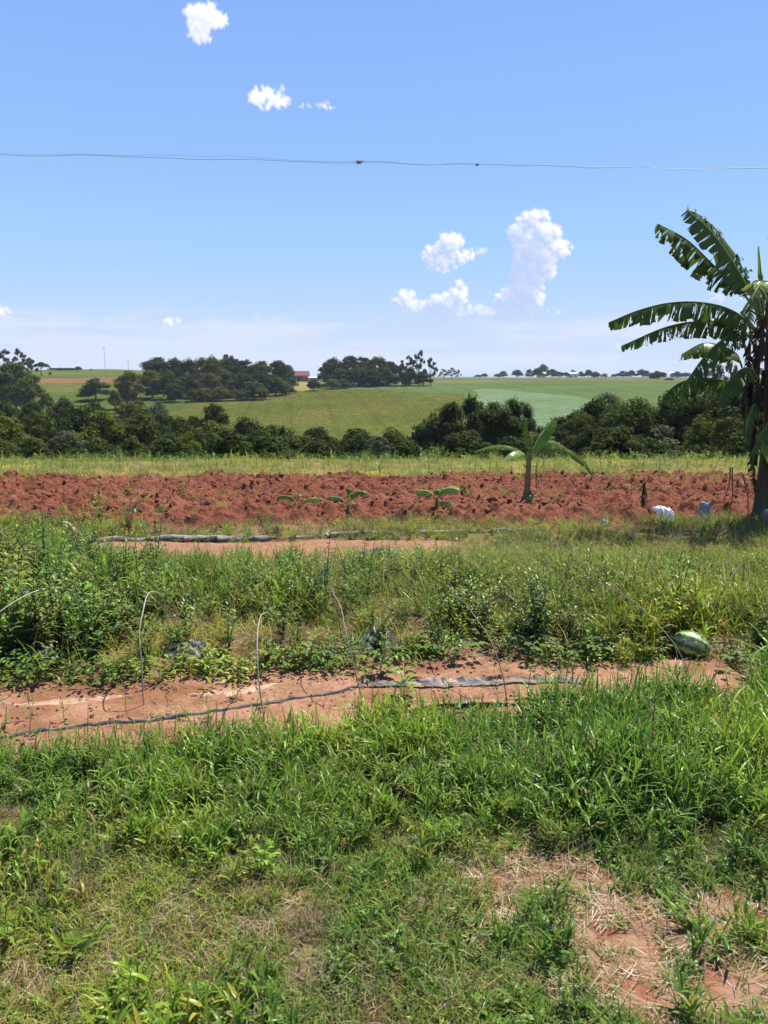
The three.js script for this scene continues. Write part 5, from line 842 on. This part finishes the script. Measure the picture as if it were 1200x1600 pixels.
// ---------------------------------------------------------------- scattering: one group for each kind of cover
function scatter(name, label, category, shapes, mat, spots) {   // spots: [x, y, d, scale, height scale, lean, colour]
  const g = tag(new THREE.Group(), label, category, null, 'stuff'); g.name = numbered(name); scene.add(g);
  const lists = shapes.map(() => []), r = rng(name.length * 13 + spots.length);
  for (const s of spots) lists[Math.floor(r() * shapes.length)].push(s);
  const m = new THREE.Matrix4(), q = new THREE.Quaternion(), q2 = new THREE.Quaternion(), c = new THREE.Color();
  shapes.forEach((geo, k) => {
    if (!lists[k].length) return;
    const im = new THREE.InstancedMesh(geo, mat, lists[k].length); im.name = 'clump'; im.userData.kind = 'stuff';
    lists[k].forEach(([x, y, d, s, hs = 1, lean = 0.15, col], i) => {
      q.setFromAxisAngle(UP, r() * 6.283); q2.setFromAxisAngle(V(r() - 0.5, 0, r() - 0.5).normalize(), lean * r()); q.premultiply(q2);
      im.setMatrixAt(i, m.compose(V(x, y, -d), q, V(s, s * hs, s)));
      const v = 0.82 + 0.36 * r(), t = col ?? [1, 1, 1]; im.setColorAt(i, c.setRGB(t[0] * v, t[1] * v, t[2] * v));
    });
    g.add(im);
  });
  return g;
}
function spread(seed, n, x0, x1, d0, d1, keep, make) { const r = rng(seed), out = []; for (let k = 0; k < n; k++) { const x = lerp(x0, x1, r()), d = lerp(d0, d1, r()); if (r() < keep(x, d)) out.push(make(x, d, r)); } return out; }
const clearOfMelon = (x, d) => sstep(0.15, 0.27, Math.hypot(x - 1.75, (d - 4.10) * 0.72));   // nothing grows through the fruit or right in front of it
const offBed = (x, d) => clearOfMelon(x, d) * (1 - sstep(0.12, 0.5, inBed(x, d)));
const frontEdge = (x) => 2.42 + 0.16 * Math.sin(x * 2.1) + 0.25 * (fbm(x * 2 + 5, 1, 2) - 0.5) - 0.05 * x;   // where the tall front grass begins
const tallFront = (x, d) => sstep(-0.30, 0.30, d - frontEdge(x) + (fbm(x * 3.5 + 2, d * 3.5, 2) - 0.5) * 0.5) * (d < bedMid(x) ? 1 : 0) * offBed(x, d);
const height1 = (x, d) => lerp(0.68, 0.98, sstep(-1.4, 0.9, x + (fbm(x * 1.5, d * 1.5, 2) - 0.5) * 1.5)) * lerp(0.55, 1.25, fbm(x * 2.6 + 3, d * 2.6, 3)) * lerp(0.5, 1, sstep(-0.25, 0.35, d - frontEdge(x)));
const hue = (x, d) => { const n = fbm(x * 1.1 + 20, d * 1.1, 3); return mix3([0.78, 0.84, 0.85], [1.32, 1.15, 0.9], sstep(0.35, 0.65, n)); };

scatter('tall_grass', 'dense bright green broad-bladed grass in front of the bare bed', 'grass', [1, 2, 3, 4, 5].map((k) => broadTuft(200 + k)), M.grass,
  spread(1, 5200, -3.2, 3.2, 2.1, 4.0, (x, d) => tallFront(x, d) * (0.35 + 0.65 * sstep(0.3, 0.5, fbm(x * 3, d * 3, 2))), (x, d, r) => [x, nearY(x, d), d, (0.75 + 0.5 * r()) * height1(x, d), 1, 0.3, hue(x, d)]));
scatter('under_grass', 'finer green grass filling between the broad blades', 'grass', [1, 2, 3].map((k) => fineTuft(230 + k, 0.12, 0.0065, 14, 0.07, [GC.mid, GC.bright, GC.deep, GC.olive], 1.2)), M.fine,
  spread(2, 3600, -3.2, 3.2, 2.0, 4.0, (x, d) => tallFront(x, d), (x, d, r) => [x, nearY(x, d), d, (0.7 + 0.6 * r()) * height1(x, d), 1, 0.4, hue(x, d)]));
scatter('broadleaf_weeds', 'small broad-leaved weeds among the front grass', 'weeds', [1, 2, 3].map((k) => joined(leafyWeed(240 + k, 0.16, 4, 7, 0.05, 0.36, [GC.mid, GC.bright, GC.yellow], 0.9))), M.weed,
  spread(3, 900, -3.2, 3.2, 2.1, 3.6, (x, d) => tallFront(x, d) * sstep(0.45, 0.6, fbm(x * 2.5 + 9, d * 2.5, 2)), (x, d, r) => [x, nearY(x, d), d, (0.7 + 0.6 * r()) * height1(x, d), 1, 0.3, hue(x, d)]));
// short lawn of the foreground
const lawn = (x, d) => (1 - 0.85 * sstep(0.0, 0.4, d - frontEdge(x))) * (1 - 0.93 * bare(x, d));
const dryness = (x, d) => clamp(sstep(0.46, 0.64, fbm(x * 2.1 + 31, d * 2.6 + 3, 3)) + 0.8 * Math.exp(-(((x + 0.95) / 0.35) ** 2) - (((d - 2.1) / 0.25) ** 2)), 0, 1);
scatter('short_grass', 'short green grass of the foreground verge', 'grass', [1, 2, 3, 4].map((k) => fineTuft(260 + k, 0.055, 0.0044, 15, 0.06, [GC.mid, GC.bright, GC.yellow, GC.olive, GC.mid], 1.4, 1.1)), M.fine,
  spread(4, 15000, -2.6, 2.6, 0.7, 2.9, (x, d) => lawn(x, d) * (1 - 0.35 * dryness(x, d)), (x, d, r) => [x, nearY(x, d), d, (0.6 + 0.7 * r()) * (0.35 + 1.5 * fbm(x * 4, d * 4 + 8, 3)), 0.95, 0.5, hue(x, d)]));
scatter('wiry_grass', 'wiry olive runners and stems of the foreground verge', 'grass', [1, 2, 3].map((k) => fineTuft(270 + k, 0.10, 0.0022, 12, 0.08, [GC.olive, GC.yellow, GC.mid, GC.straw], 1.9)), M.fine,
  spread(5, 3200, -2.6, 2.6, 0.7, 2.9, (x, d) => lawn(x, d) * 0.8, (x, d, r) => [x, nearY(x, d), d, 0.6 + 0.7 * r(), 0.7, 0.7, hue(x, d)]));
scatter('dry_grass', 'dry straw coloured grass patches in the foreground', 'dry grass', [1, 2, 3].map((k) => fineTuft(280 + k, 0.085, 0.0022, 16, 0.08, [GC.straw, GC.straw, GC.grey, GC.brown], 1.8)), M.dry,
  spread(6, 9000, -2.6, 2.6, 0.7, 3.0, (x, d) => lawn(x, d) * (0.04 + 0.5 * dryness(x, d)), (x, d, r) => [x, nearY(x, d), d, 0.6 + 0.7 * r(), 0.7, 0.8]));
{ // loose straw lying on the bare patches
  const straw = [1, 2, 3].map((k) => { const r = rng(290 + k), f = new Faces(); for (let m = 0; m < 12; m++) f.blade(V((r() - 0.5) * 0.16, 0.002 + 0.006 * r(), (r() - 0.5) * 0.16), r() * 6.283, 0.03 + 0.06 * r(), 0.0022 + 0.002 * r(), 1.40 + 0.12 * r(), 0.25 * (r() - 0.3), tint(pick(r, [GC.straw, [0.55, 0.46, 0.32], GC.grey, GC.brown]), r, 0.2), 3, 0); return f.geo(); });
  scatter('loose_straw', 'loose dry straw scattered over the bare soil patches', 'straw', straw, M.dry, spread(7, 3200, -2.6, 2.6, 0.7, 2.9, (x, d) => 0.15 + 0.85 * bare(x, d) * (1 - tallFront(x, d)), (x, d, r) => [x, nearY(x, d) + 0.004, d, 0.7 + 0.6 * r(), 1, 0.1]));
}
scatter('verge_rosettes', 'small broad-bladed grass rosettes in the foreground verge', 'grass', [1, 2, 3].map((k) => fineTuft(300 + k, 0.05, 0.0062, 14, 0.05, [GC.bright, GC.yellow, GC.mid, GC.bright], 0.9, 1.25)), M.weed,
  spread(8, 3200, -2.6, 2.6, 0.7, 2.9, (x, d) => (0.15 + 0.85 * lawn(x, d)) * sstep(0.42, 0.6, fbm(x * 3 + 2, d * 3 + 44, 2)), (x, d, r) => [x, nearY(x, d), d, 0.6 + 0.7 * r(), 1, 0.3, hue(x, d)]));
scatter('leafy_verge', 'scattered leafy grass clumps in the foreground verge', 'grass', [1, 2, 3].map((k) => broadTuft(310 + k, 0.55)), M.grass,
  spread(24, 1150, -2.6, 2.6, 0.7, 2.7, (x, d) => lawn(x, d) * sstep(0.5, 0.62, fbm(x * 3.2 + 70, d * 3.2, 3)), (x, d, r) => [x, nearY(x, d), d, 0.6 + 0.6 * r(), 1, 0.4, hue(x, d)]));
scatter('verge_herbs', 'small dark leafy herbs in the foreground verge', 'weeds', [1, 2].map((k) => joined(leafyWeed(315 + k, 0.07, 4, 6, 0.028, 0.38, [GC.mid, GC.deep, GC.bright], 1.1))), M.weed,
  spread(25, 900, -2.6, 2.6, 0.7, 2.9, (x, d) => lawn(x, d) * sstep(0.5, 0.62, fbm(x * 2.7 + 170, d * 2.7, 3)), (x, d, r) => [x, nearY(x, d), d, 0.6 + 0.7 * r(), 1, 0.4, hue(x, d)]));
// rank weeds between the two beds
const backEdge = (x) => bedMid(x) + bedHalf(x) + 0.05;
const rank = (x, d) => clearOfMelon(x, d) * sstep(-0.22, 0.02, d - backEdge(x) + (fbm(x * 4, d * 4 + 70, 2) - 0.5) * 0.3) * (1 - 0.7 * inBed(x, d)) * (1 - sstep(0.1, 0.5, inBed2(x, d))) * sstep(0.25, -0.2, d - ploughEdge(x)) ;
const rankH = (x, d) => lerp(1, 0.45, sstep(4.9, 6.9, d) * sstep(-2.6, -2.0, x)) * (0.75 + 0.5 * fbm(x * 1.3, d * 1.3 + 12, 2)) * lerp(1, lerp(1.4, 0.62, sstep(5.4, 6.6, d)), sstep(-1.3, -2.0, x)) * lerp(0.7, 1, sstep(-0.2, 0.2, d - backEdge(x)));
const warm = (x, d) => { const h = hue(x, d); return [h[0] * 1.18, h[1] * 1.06, h[2]]; };
const left = (x) => sstep(-1.0, -1.9, x);
scatter('rank_grass', 'rank green grass between the two beds', 'grass', [1, 2, 3, 4].map((k) => fineTuft(320 + k, 0.22, 0.0055, 16, 0.12, [GC.bright, GC.yellow, GC.olive, GC.yellow, GC.mid], 1.5, 1.2)), M.grass,
  spread(9, 6500, -6.2, 6.2, 3.9, 9.0, (x, d) => rank(x, d) * (1 - 0.45 * left(x)), (x, d, r) => [x, nearY(x, d), d, (0.6 + 0.6 * r()) * rankH(x, d), 1, 0.4, warm(x, d)]));
scatter('leafy_grass', 'broad-bladed green grass between the two beds', 'grass', [1, 2, 3].map((k) => broadTuft(330 + k, 1.15)), M.grass,
  spread(10, 4600, -6.2, 6.2, 3.9, 8.8, (x, d) => rank(x, d) * sstep(0.42, 0.58, fbm(x * 1.2 + 3, d * 1.2, 3)), (x, d, r) => [x, nearY(x, d), d, (0.7 + 0.5 * r()) * rankH(x, d), 1, 0.35, warm(x, d)]));
scatter('seeding_grass', 'pale seeding grass stems above the rank weeds', 'grass', [1, 2, 3].map((k) => seedGrass(340 + k)), M.dry,
  spread(11, 5200, -6.2, 6.2, 4.3, 8.9, (x, d) => rank(x, d) * (0.15 + 0.85 * sstep(-0.9, 0.6, x + (fbm(x, d, 2) - 0.5) * 2)) * (0.35 + 0.65 * sstep(0.4, 0.6, fbm(x * 1.7, d * 1.7 + 5, 2))), (x, d, r) => [x, nearY(x, d), d, (0.65 + 0.5 * r()) * rankH(x, d), 1, 0.3]));
scatter('bushy_weeds', 'dense small-leaved weeds between the two beds', 'weeds', [1, 2, 3, 4].map((k) => joined(leafyWeed(350 + k, 0.34, 6, 12, 0.045, 0.45, [GC.mid, GC.deep, GC.olive, GC.bright], 0.8))), M.weed,
  spread(12, 3400, -6.2, 6.2, 4.0, 8.6, (x, d) => rank(x, d) * (0.22 + 0.78 * Math.max(left(x), 0.8 * sstep(0.48, 0.62, fbm(x * 1.4 + 40, d * 1.4, 3)))), (x, d, r) => [x, nearY(x, d), d, (0.7 + 0.5 * r()) * rankH(x, d), 1, 0.3, mix3(hue(x, d), [0.85, 0.9, 0.9], 0.5)]));
scatter('light_weeds', 'yellow green leafy weeds between the two beds', 'weeds', [1, 2, 3].map((k) => joined(leafyWeed(360 + k, 0.25, 6, 9, 0.05, 0.4, [GC.bright, GC.yellow, GC.olive], 1.0))), M.weed,
  spread(13, 4200, -6.2, 6.2, 3.9, 8.6, (x, d) => rank(x, d) * sstep(0.44, 0.6, fbm(x * 1.8 + 60, d * 1.8, 3)), (x, d, r) => [x, nearY(x, d), d, (0.7 + 0.5 * r()) * rankH(x, d), 1, 0.3, warm(x, d)]));
scatter('dead_stems', 'dry tangled stems in the rank weeds and before the red soil', 'dry grass', [1, 2, 3].map((k) => fineTuft(370 + k, 0.30, 0.0026, 14, 0.14, [GC.straw, GC.grey, GC.brown, GC.straw], 1.6)), M.dry,
  spread(14, 2600, -6.2, 6.2, 4.1, 8.9, (x, d) => rank(x, d) * (0.10 + 0.9 * Math.max(sstep(1.8, 2.6, x) * sstep(6.6, 7.6, d), sstep(0.55, 0.66, fbm(x * 1.5 + 80, d * 1.5, 3)), 0.9 * sstep(7.35, 7.5, d) * sstep(8.1, 7.9, d) * sstep(-1.6, -0.9, x))), (x, d, r) => [x, nearY(x, d), d, 0.55 + 0.6 * r(), 0.9, 0.7]));
// seedlings on the bare beds, along their edges
scatter('bed_seedlings', 'scattered weed seedlings on the bare bed', 'weeds', [1, 2, 3].map((k) => joined(leafyWeed(380 + k, 0.10, 1, 7, 0.045, 0.3, [GC.mid, GC.bright], 0.3))), M.weed,
  spread(15, 800, -2.4, 2.2, 3.0, 4.6, (x, d) => inBed(x, d) * (0.10 + 0.9 * sstep(0.45, 0.95, Math.abs(d - bedMid(x)) / bedHalf(x)) * (d > bedMid(x) ? 1 : 0.5)), (x, d, r) => [x, nearY(x, d), d, 0.5 + 0.9 * r(), 1, 0.3, hue(x, d)]));
scatter('bed_edge_plants', 'low leafy plants creeping over the back edge of the bare bed', 'weeds', [1, 2, 3].map((k) => creeper(390 + k, 16, 0.032, [GC.mid, GC.bright, GC.olive])), M.weed,
  spread(16, 1500, -2.6, 2.6, 3.7, 4.8, (x, d) => clearOfMelon(x, d) * sstep(0.22, 0.0, Math.abs(d - backEdge(x) + 0.08)) * sstep(0.35, 0.55, fbm(x * 3 + 7, d * 3, 2)), (x, d, r) => [x, nearY(x, d), d, 0.6 + 0.8 * r(), 1.2, 0.3, hue(x, d)]));
scatter('bed_litter', 'dry leaf and stem litter on the bare bed', 'litter', [1, 2].map((k) => { const r = rng(395 + k), f = new Faces(); for (let m = 0; m < 9; m++) f.blade(V((r() - 0.5) * 0.2, 0.003, (r() - 0.5) * 0.2), r() * 6.283, 0.02 + 0.06 * r(), 0.002 + 0.004 * r(), 1.35 + 0.15 * r(), 0.3 * (r() - 0.4), tint(pick(r, [GC.brown, [0.10, 0.065, 0.04], GC.grey]), r, 0.2), 3, 0); return f.geo(); }), M.dry,
  spread(23, 700, -2.6, 2.2, 3.0, 4.6, (x, d) => inBed(x, d) * (0.2 + 0.8 * sstep(0.1, 0.9, (d - bedMid(x)) / bedHalf(x))), (x, d, r) => [x, nearY(x, d) + 0.003, d, 0.6 + 0.6 * r(), 1, 0.1]));
// ploughed soil: clods and a few weeds
{
  const clod = [1, 2, 3, 4].map((k) => { const g = new THREE.IcosahedronGeometry(1, 1), p = g.attributes.position; for (let i = 0; i < p.count; i++) { const v = V(p.getX(i), p.getY(i), p.getZ(i)), s = 0.62 + 0.75 * noise(v.x * 1.7 + k * 9 + v.z, v.y * 1.7 + v.z * 1.3); p.setXYZ(i, v.x * s, v.y * s * 0.75, v.z * s); } g.deleteAttribute('uv'); g.computeVertexNormals(); return g; });
  const clodMat = new THREE.MeshPhysicalMaterial({ color: 0xffffff, roughness: 1, specularIntensity: 0.1 });
  const spots = spread(17, 34000, -11, 11, 7.9, 16, (x, d) => inPlough(x, d) * (0.25 + 0.75 * sstep(0.35, 0.6, fbm(x * 2.1, d * 2.8, 3))), (x, d, r) => { const s = 0.006 + 0.030 * Math.pow(r(), 5); return [x, ploughY(x, d) + s * 0.25, d, s, 1, 1, mix3(SOIL.red, mix3(SOIL.redPale, [0.125, 0.046, 0.028], r()), r() * 0.8)]; });
  scatter('soil_clods', 'loose red clods covering the ploughed strip', 'soil clods', clod, clodMat, spots);
  scatter('bed_crumbs', 'small soil crumbs on the bare bed', 'soil crumbs', clod, clodMat, spread(18, 3000, -2.6, 2.2, 3.0, 4.5, (x, d) => inBed(x, d), (x, d, r) => { const s = 0.0025 + 0.009 * Math.pow(r(), 4); return [x, nearY(x, d) + s * 0.3, d, s, 1, 1, mix3(SOIL.bed, SOIL.bedDark, r())]; }));
}
scatter('field_weeds', 'sparse weeds sprouting on the ploughed strip', 'weeds', [1, 2, 3].map((k) => fineTuft(400 + k, 0.16, 0.007, 12, 0.10, [GC.olive, GC.mid, GC.yellow], 1.3)), M.fine,
  spread(19, 2600, -11, 11, 8.0, 15.5, (x, d) => sstep(0.56, 0.72, fbm(x * 0.8 + 14, d * 0.8, 3)) * 0.7 + 0.9 * sstep(-1.5, -3.5, x) * sstep(9.6, 8.2, d) + 0.9 * sstep(12.8, 15, d), (x, d, r) => [x, Math.max(ploughY(x, d), nearY(x, d) - 0.02), d, 0.5 + 0.7 * r(), 1, 0.4, hue(x, d)]));
// young maize and weeds on the strip before the valley
scatter('maize_seedlings', 'young maize plants on the strip before the valley', 'maize', [1, 2, 3, 4].map((k) => maize(410 + k)), M.grass,
  spread(20, 7000, -22, 22, 14.6, 27, (x, d) => sstep(14.6, 16.5, d + (fbm(x * 0.4, d * 0.4, 2) - 0.5) * 2) * (0.25 + 0.75 * sstep(20, 24, d)) * sstep(0.25, 0.1, Math.abs((d * 1.25) % 1 - 0.5)), (x, d, r) => [x, land(x, d), d, 0.7 + 0.7 * r(), 1, 0.25, hue(x * 0.3, d * 0.3)]));
scatter('field_grass', 'yellowish weeds and stubble between the young maize', 'grass', [1, 2, 3].map((k) => fineTuft(420 + k, 0.16, 0.008, 16, 0.22, [GC.yellow, GC.olive, GC.straw, GC.mid], 1.4)), M.fine,
  spread(21, 16000, -22, 22, 14.2, 27, (x, d) => sstep(14.2, 15.8, d + (fbm(x * 0.5, d * 0.5 + 4, 3) - 0.5) * 2.5) * (0.3 + 0.7 * sstep(0.35, 0.55, fbm(x * 0.9, d * 0.9, 3))), (x, d, r) => [x, land(x, d), d, 0.6 + 0.7 * r(), 1, 0.4, hue(x * 0.3, d * 0.3)]));
// undergrowth at the feet of the thicket
scatter('undergrowth', 'dark undergrowth at the foot of the valley thicket', 'undergrowth', [SHAPES.bush[0].crown, SHAPES.bush[1].crown], CROWN.dark,
  spread(22, 260, -40, 40, 36, 64, () => 1, (x, d, r) => [x * (0.5 + d / 80), land(x * (0.5 + d / 80), d) - 0.3, d, 2.0 + 2.0 * r(), 0.8, 0.1, tint([1.1, 1.1, 1], r, 0.3)]));
// crops of the far fields
{
  const tuft = [1, 2, 3].map((k) => fineTuft(430 + k, 0.55, 0.09, 9, 0.5, [[1, 1, 1]], 1.1)), low = [1, 2].map((k) => creeper(440 + k, 9, 0.3, [[1, 1, 1]]));
  const far = (name, label, cat, kind, n, box, shapes, s, colors) => scatter(name, label, cat, shapes, M.crop, spread(n, n, ...box, (x, d) => (fieldKind(x + (noise(x * 0.12, d * 0.12) - 0.5) * 3, d + (noise(x * 0.1 + 50, d * 0.1) - 0.5) * 4) === kind ? 1 : 0), (x, d, r) => [x, land(x, d) + (noise(x * 0.03, d * 0.03) - 0.5) * 0.9 * sstep(60, 120, d) - 0.05, d, s * (0.7 + 0.6 * r()), 1, 0.3, tint(pick(r, colors), r, 0.25)]));
  far('olive_crop', 'ripening olive green crop on the field across the valley', 'crop', 'olive', 52000, [-62, 32, 150, 308], tuft, 0.45, [[0.130, 0.145, 0.026], [0.15, 0.142, 0.034], [0.112, 0.135, 0.024]]);
  far('pasture_tufts', 'rough pasture grass on the left hillside', 'grass', 'pasture', 20000, [-150, -30, 130, 335], tuft, 0.5, [[0.085, 0.125, 0.024], [0.115, 0.13, 0.034], [0.055, 0.09, 0.018]]);
}

// ---------------------------------------------------------------- single plants that stand out
[[-0.39, 4.92, 0.47, 2, 14, 0.085, 0.34, 'deep', 'dark upright leafy weed standing alone above the grass, centre'],
 [-1.82, 6.0, 0.48, 4, 13, 0.085, 0.42, 'deep', 'tall dark leafy weed in front of the rear bed logs'],
 [-0.12, 5.05, 0.38, 2, 12, 0.06, 0.32, 'deep', 'thin dark leafy weed right of the upright one'],
 [1.05, 4.75, 0.36, 4, 10, 0.07, 0.4, 'mid', 'leafy weed behind the bare bed left of the watermelon'],
 [1.98, 5.0, 0.40, 4, 11, 0.07, 0.4, 'mid', 'leafy weed behind the watermelon'],
 [-3.05, 8.1, 0.44, 7, 14, 0.06, 0.4, 'bright', 'spreading bright weed before the red soil on the left'],
 [-2.62, 7.75, 0.34, 7, 14, 0.05, 0.45, 'deep', 'round dark weed left of the grey log'],
 [-1.07, 7.62, 0.22, 6, 12, 0.045, 0.45, 'deep', 'low dark weed at the end of the grey log'],
 [-2.95, 6.4, 0.52, 5, 14, 0.07, 0.42, 'mid', 'tall leafy weed in the thick weeds on the left'],
 [-2.35, 5.2, 0.56, 6, 15, 0.06, 0.45, 'deep', 'tall bushy weed above the slanting hoop'],
 [-1.75, 5.0, 0.50, 6, 14, 0.06, 0.45, 'mid', 'bushy weed left of the pale upright hoop'],
 [2.06, 9.05, 0.20, 5, 10, 0.05, 0.5, 'deep', 'small dark weed right of the young banana foot'],
 [1.75, 9.15, 0.18, 6, 9, 0.05, 0.4, 'bright', 'bright weed around the young banana foot'],
 [3.85, 7.95, 0.22, 5, 9, 0.06, 0.4, 'bright', 'bright leafy weed before the large banana foot'],
 [0.10, 3.62, 0.20, 3, 8, 0.07, 0.36, 'bright', 'leafy weed growing through the bare bed beside the middle hoop'],
 [-0.02, 3.86, 0.22, 3, 8, 0.08, 0.34, 'mid', 'leafy weed on the back of the bare bed beside the middle hoop'],
 [0.18, 3.42, 0.14, 3, 7, 0.05, 0.4, 'olive', 'olive weed at the front edge of the bare bed'],
 [-1.46, 3.30, 0.13, 1, 7, 0.045, 0.3, 'mid', 'seedling at the front of the bare bed, leftmost of three'],
 [-1.20, 3.36, 0.14, 1, 7, 0.045, 0.3, 'mid', 'seedling at the front of the bare bed, middle of three'],
 [-1.02, 3.40, 0.11, 1, 6, 0.045, 0.3, 'mid', 'seedling at the front of the bare bed, rightmost of three'],
 [-0.38, 2.28, 0.12, 4, 8, 0.05, 0.34, 'bright', 'fresh green weed in the short grass, centre foreground'],
 [1.09, 2.92, 0.34, 1, 5, 0.03, 0.25, 'brown', 'thin dark dead stem above the front grass on the right']].forEach(([x, d, h, stems, per, ll, lw, c, label], k) => {
  const w = leafyWeed(600 + k, h * (h > 0.3 ? 1.22 : 1), stems, per, ll, lw, [GC[c], tint(GC[c], rng(k), 0.3)], stems > 2 ? 0.55 : 0.15, 0.8), t = thing(c === 'brown' ? 'dead_stem' : h < 0.15 ? 'seedling' : 'weed', label, c === 'brown' ? 'dead plant' : 'weed', [x, (d > 8.6 ? ploughY(x, d) : nearY(x, d)), -d], 'single weeds');
  part('stem', w.stem, M.weed, t); part('foliage', w.foliage, M.weed, t);
});
// grass tufts of the verge
[[0.93, 1.98, 1.0, 'large leafy grass tuft right of the bare patch'], [1.10, 1.86, 0.9, 'grass tuft at the right edge below the large one'], [0.27, 2.12, 0.7, 'bright grass tuft left of the bare patch'], [0.43, 2.00, 0.6, 'small grass tuft on the left of the bare patch'], [0.60, 2.16, 0.6, 'small grass tuft at the top of the bare patch'], [0.36, 1.75, 0.6, 'small grass tuft below the bare patch'], [0.62, 1.66, 0.55, 'grass tuft at the bottom edge below the bare patch'], [-0.10, 1.95, 0.6, 'bluish grass tuft in the short grass, centre foreground'], [-0.66, 1.95, 0.6, 'dark grass tuft in the dry patch on the left'], [0.78, 1.80, 0.5, 'lone small tuft on the right of the bare patch'], [1.02, 2.22, 0.7, 'tall grass tuft above the large leafy tuft']].forEach(([x, d, s, label], k) => {
  const t = thing('grass_tuft', label, 'grass tuft', [x, nearY(x, d), -d], 'single tufts of the verge'), r = rng(700 + k), f = new Faces();
  for (let q = 0; q < 46; q++) { const a = r() * 6.283, R = 0.05 * Math.sqrt(r()) * s; f.blade(V(Math.cos(a) * R, -0.006, Math.sin(a) * R), a + (r() - 0.5) * 1.4, (0.05 + 0.11 * r()) * s, (0.006 + 0.006 * r()) * s, 0.25 + 0.8 * r(), 0.3 + 0.9 * r(), tint(pick(r, k === 8 || k === 7 ? [GC.deep, GC.mid] : [GC.bright, GC.mid, GC.bright, GC.yellow]), r, 0.2), 5, 0.35, r() < 0.08 ? GC.straw : null); }
  part('blades', f.geo(), M.grass, t);
});
[[-1.0, 2.18, 1.0, 'dry brown twiggy tuft in the left foreground'], [-1.25, 1.82, 0.8, 'dry straw tuft at the left picture edge, lower one'], [-0.22, 2.02, 0.55, 'small dry straw tuft in the centre foreground']].forEach(([x, d, s, label], k) => {
  const t = thing('dry_tuft', label, 'dry plant', [x, nearY(x, d), -d], 'dry tufts of the verge'), r = rng(720 + k), f = new Faces();
  for (let q = 0; q < 210; q++) { const a = r() * 6.283, R = 0.13 * Math.sqrt(r()) * s, l = (0.05 + 0.12 * r()) * s; f.blade(V(Math.cos(a) * R, -0.005, Math.sin(a) * R), r() * 6.283, l, 0.0016 + 0.0012 * r(), 0.1 + 0.6 * r(), 0.8 * (r() - 0.2), tint(pick(r, [GC.brown, GC.grey, GC.straw, [0.30, 0.215, 0.15]]), r, 0.2), 4, 0); }
  part('stalks', f.geo(), M.dry, t);
});
// melon vines: trailing stem and lobed leaves
[[[[1.62, 4.28], [1.45, 4.18], [1.2, 4.12], [0.95, 4.16], [0.7, 4.1]], 'watermelon vine trailing left from the fruit along the bed'], [[[1.9, 4.25], [2.0, 4.12], [1.95, 3.98], [1.8, 3.95]], 'watermelon vine curling in front of the fruit'], [[[0.6, 4.2], [0.35, 4.12], [0.1, 4.14], [-0.2, 4.08]], 'leafy vine along the back edge of the bed, centre'], [[[-0.35, 4.05], [-0.5, 3.95], [-0.7, 4.0]], 'short leafy vine behind the second hoop']].forEach(([path, label], k) => {
  const t = thing('melon_vine', label, 'vine', [0, 0, 0], 'melon vines'), r = rng(740 + k), f = new Faces(), s = new Faces(), curve = new THREE.CatmullRomCurve3(path.map(([x, d]) => V(x, nearY(x, d) + 0.02, -d)));
  s.rod(curve.getPoints(24), 0.003, 0.0015, [0.16, 0.19, 0.06], 5);
  const n = Math.round(curve.getLength() / 0.026);
  for (let q = 0; q < n; q++) { const p = curve.getPoint((q + 0.5) / n), a = r() * 6.283, e = p.clone().add(V(Math.cos(a) * 0.06, 0.03 + 0.07 * r(), Math.sin(a) * 0.06)), c = tint(pick(r, [GC.mid, GC.olive, [0.14, 0.19, 0.085]]), r, 0.2); s.rod([p, e], 0.0015, 0.001, c, 3); for (const [da, l] of [[0, 0.05], [0.75, 0.035], [-0.75, 0.035], [1.5, 0.02], [-1.5, 0.02]]) f.leaf(e, V(Math.cos(a + da), 0.1 * (r() - 0.5), Math.sin(a + da)), l * (0.8 + 0.4 * r()), 0.018, c, 0.35, 3, 0.3); }
  part('stem', s.geo(), M.weed, t); part('leaves', f.geo(), M.weed, t);
});
console.log('cover done');
scene.traverse((o) => { if (o.isMesh) { o.castShadow = true; o.receiveShadow = true; } });
scene.fog = new THREE.FogExp2(new THREE.Color(0.75, 0.85, 1.0), 0.00013);
renderer.render(scene, camera);
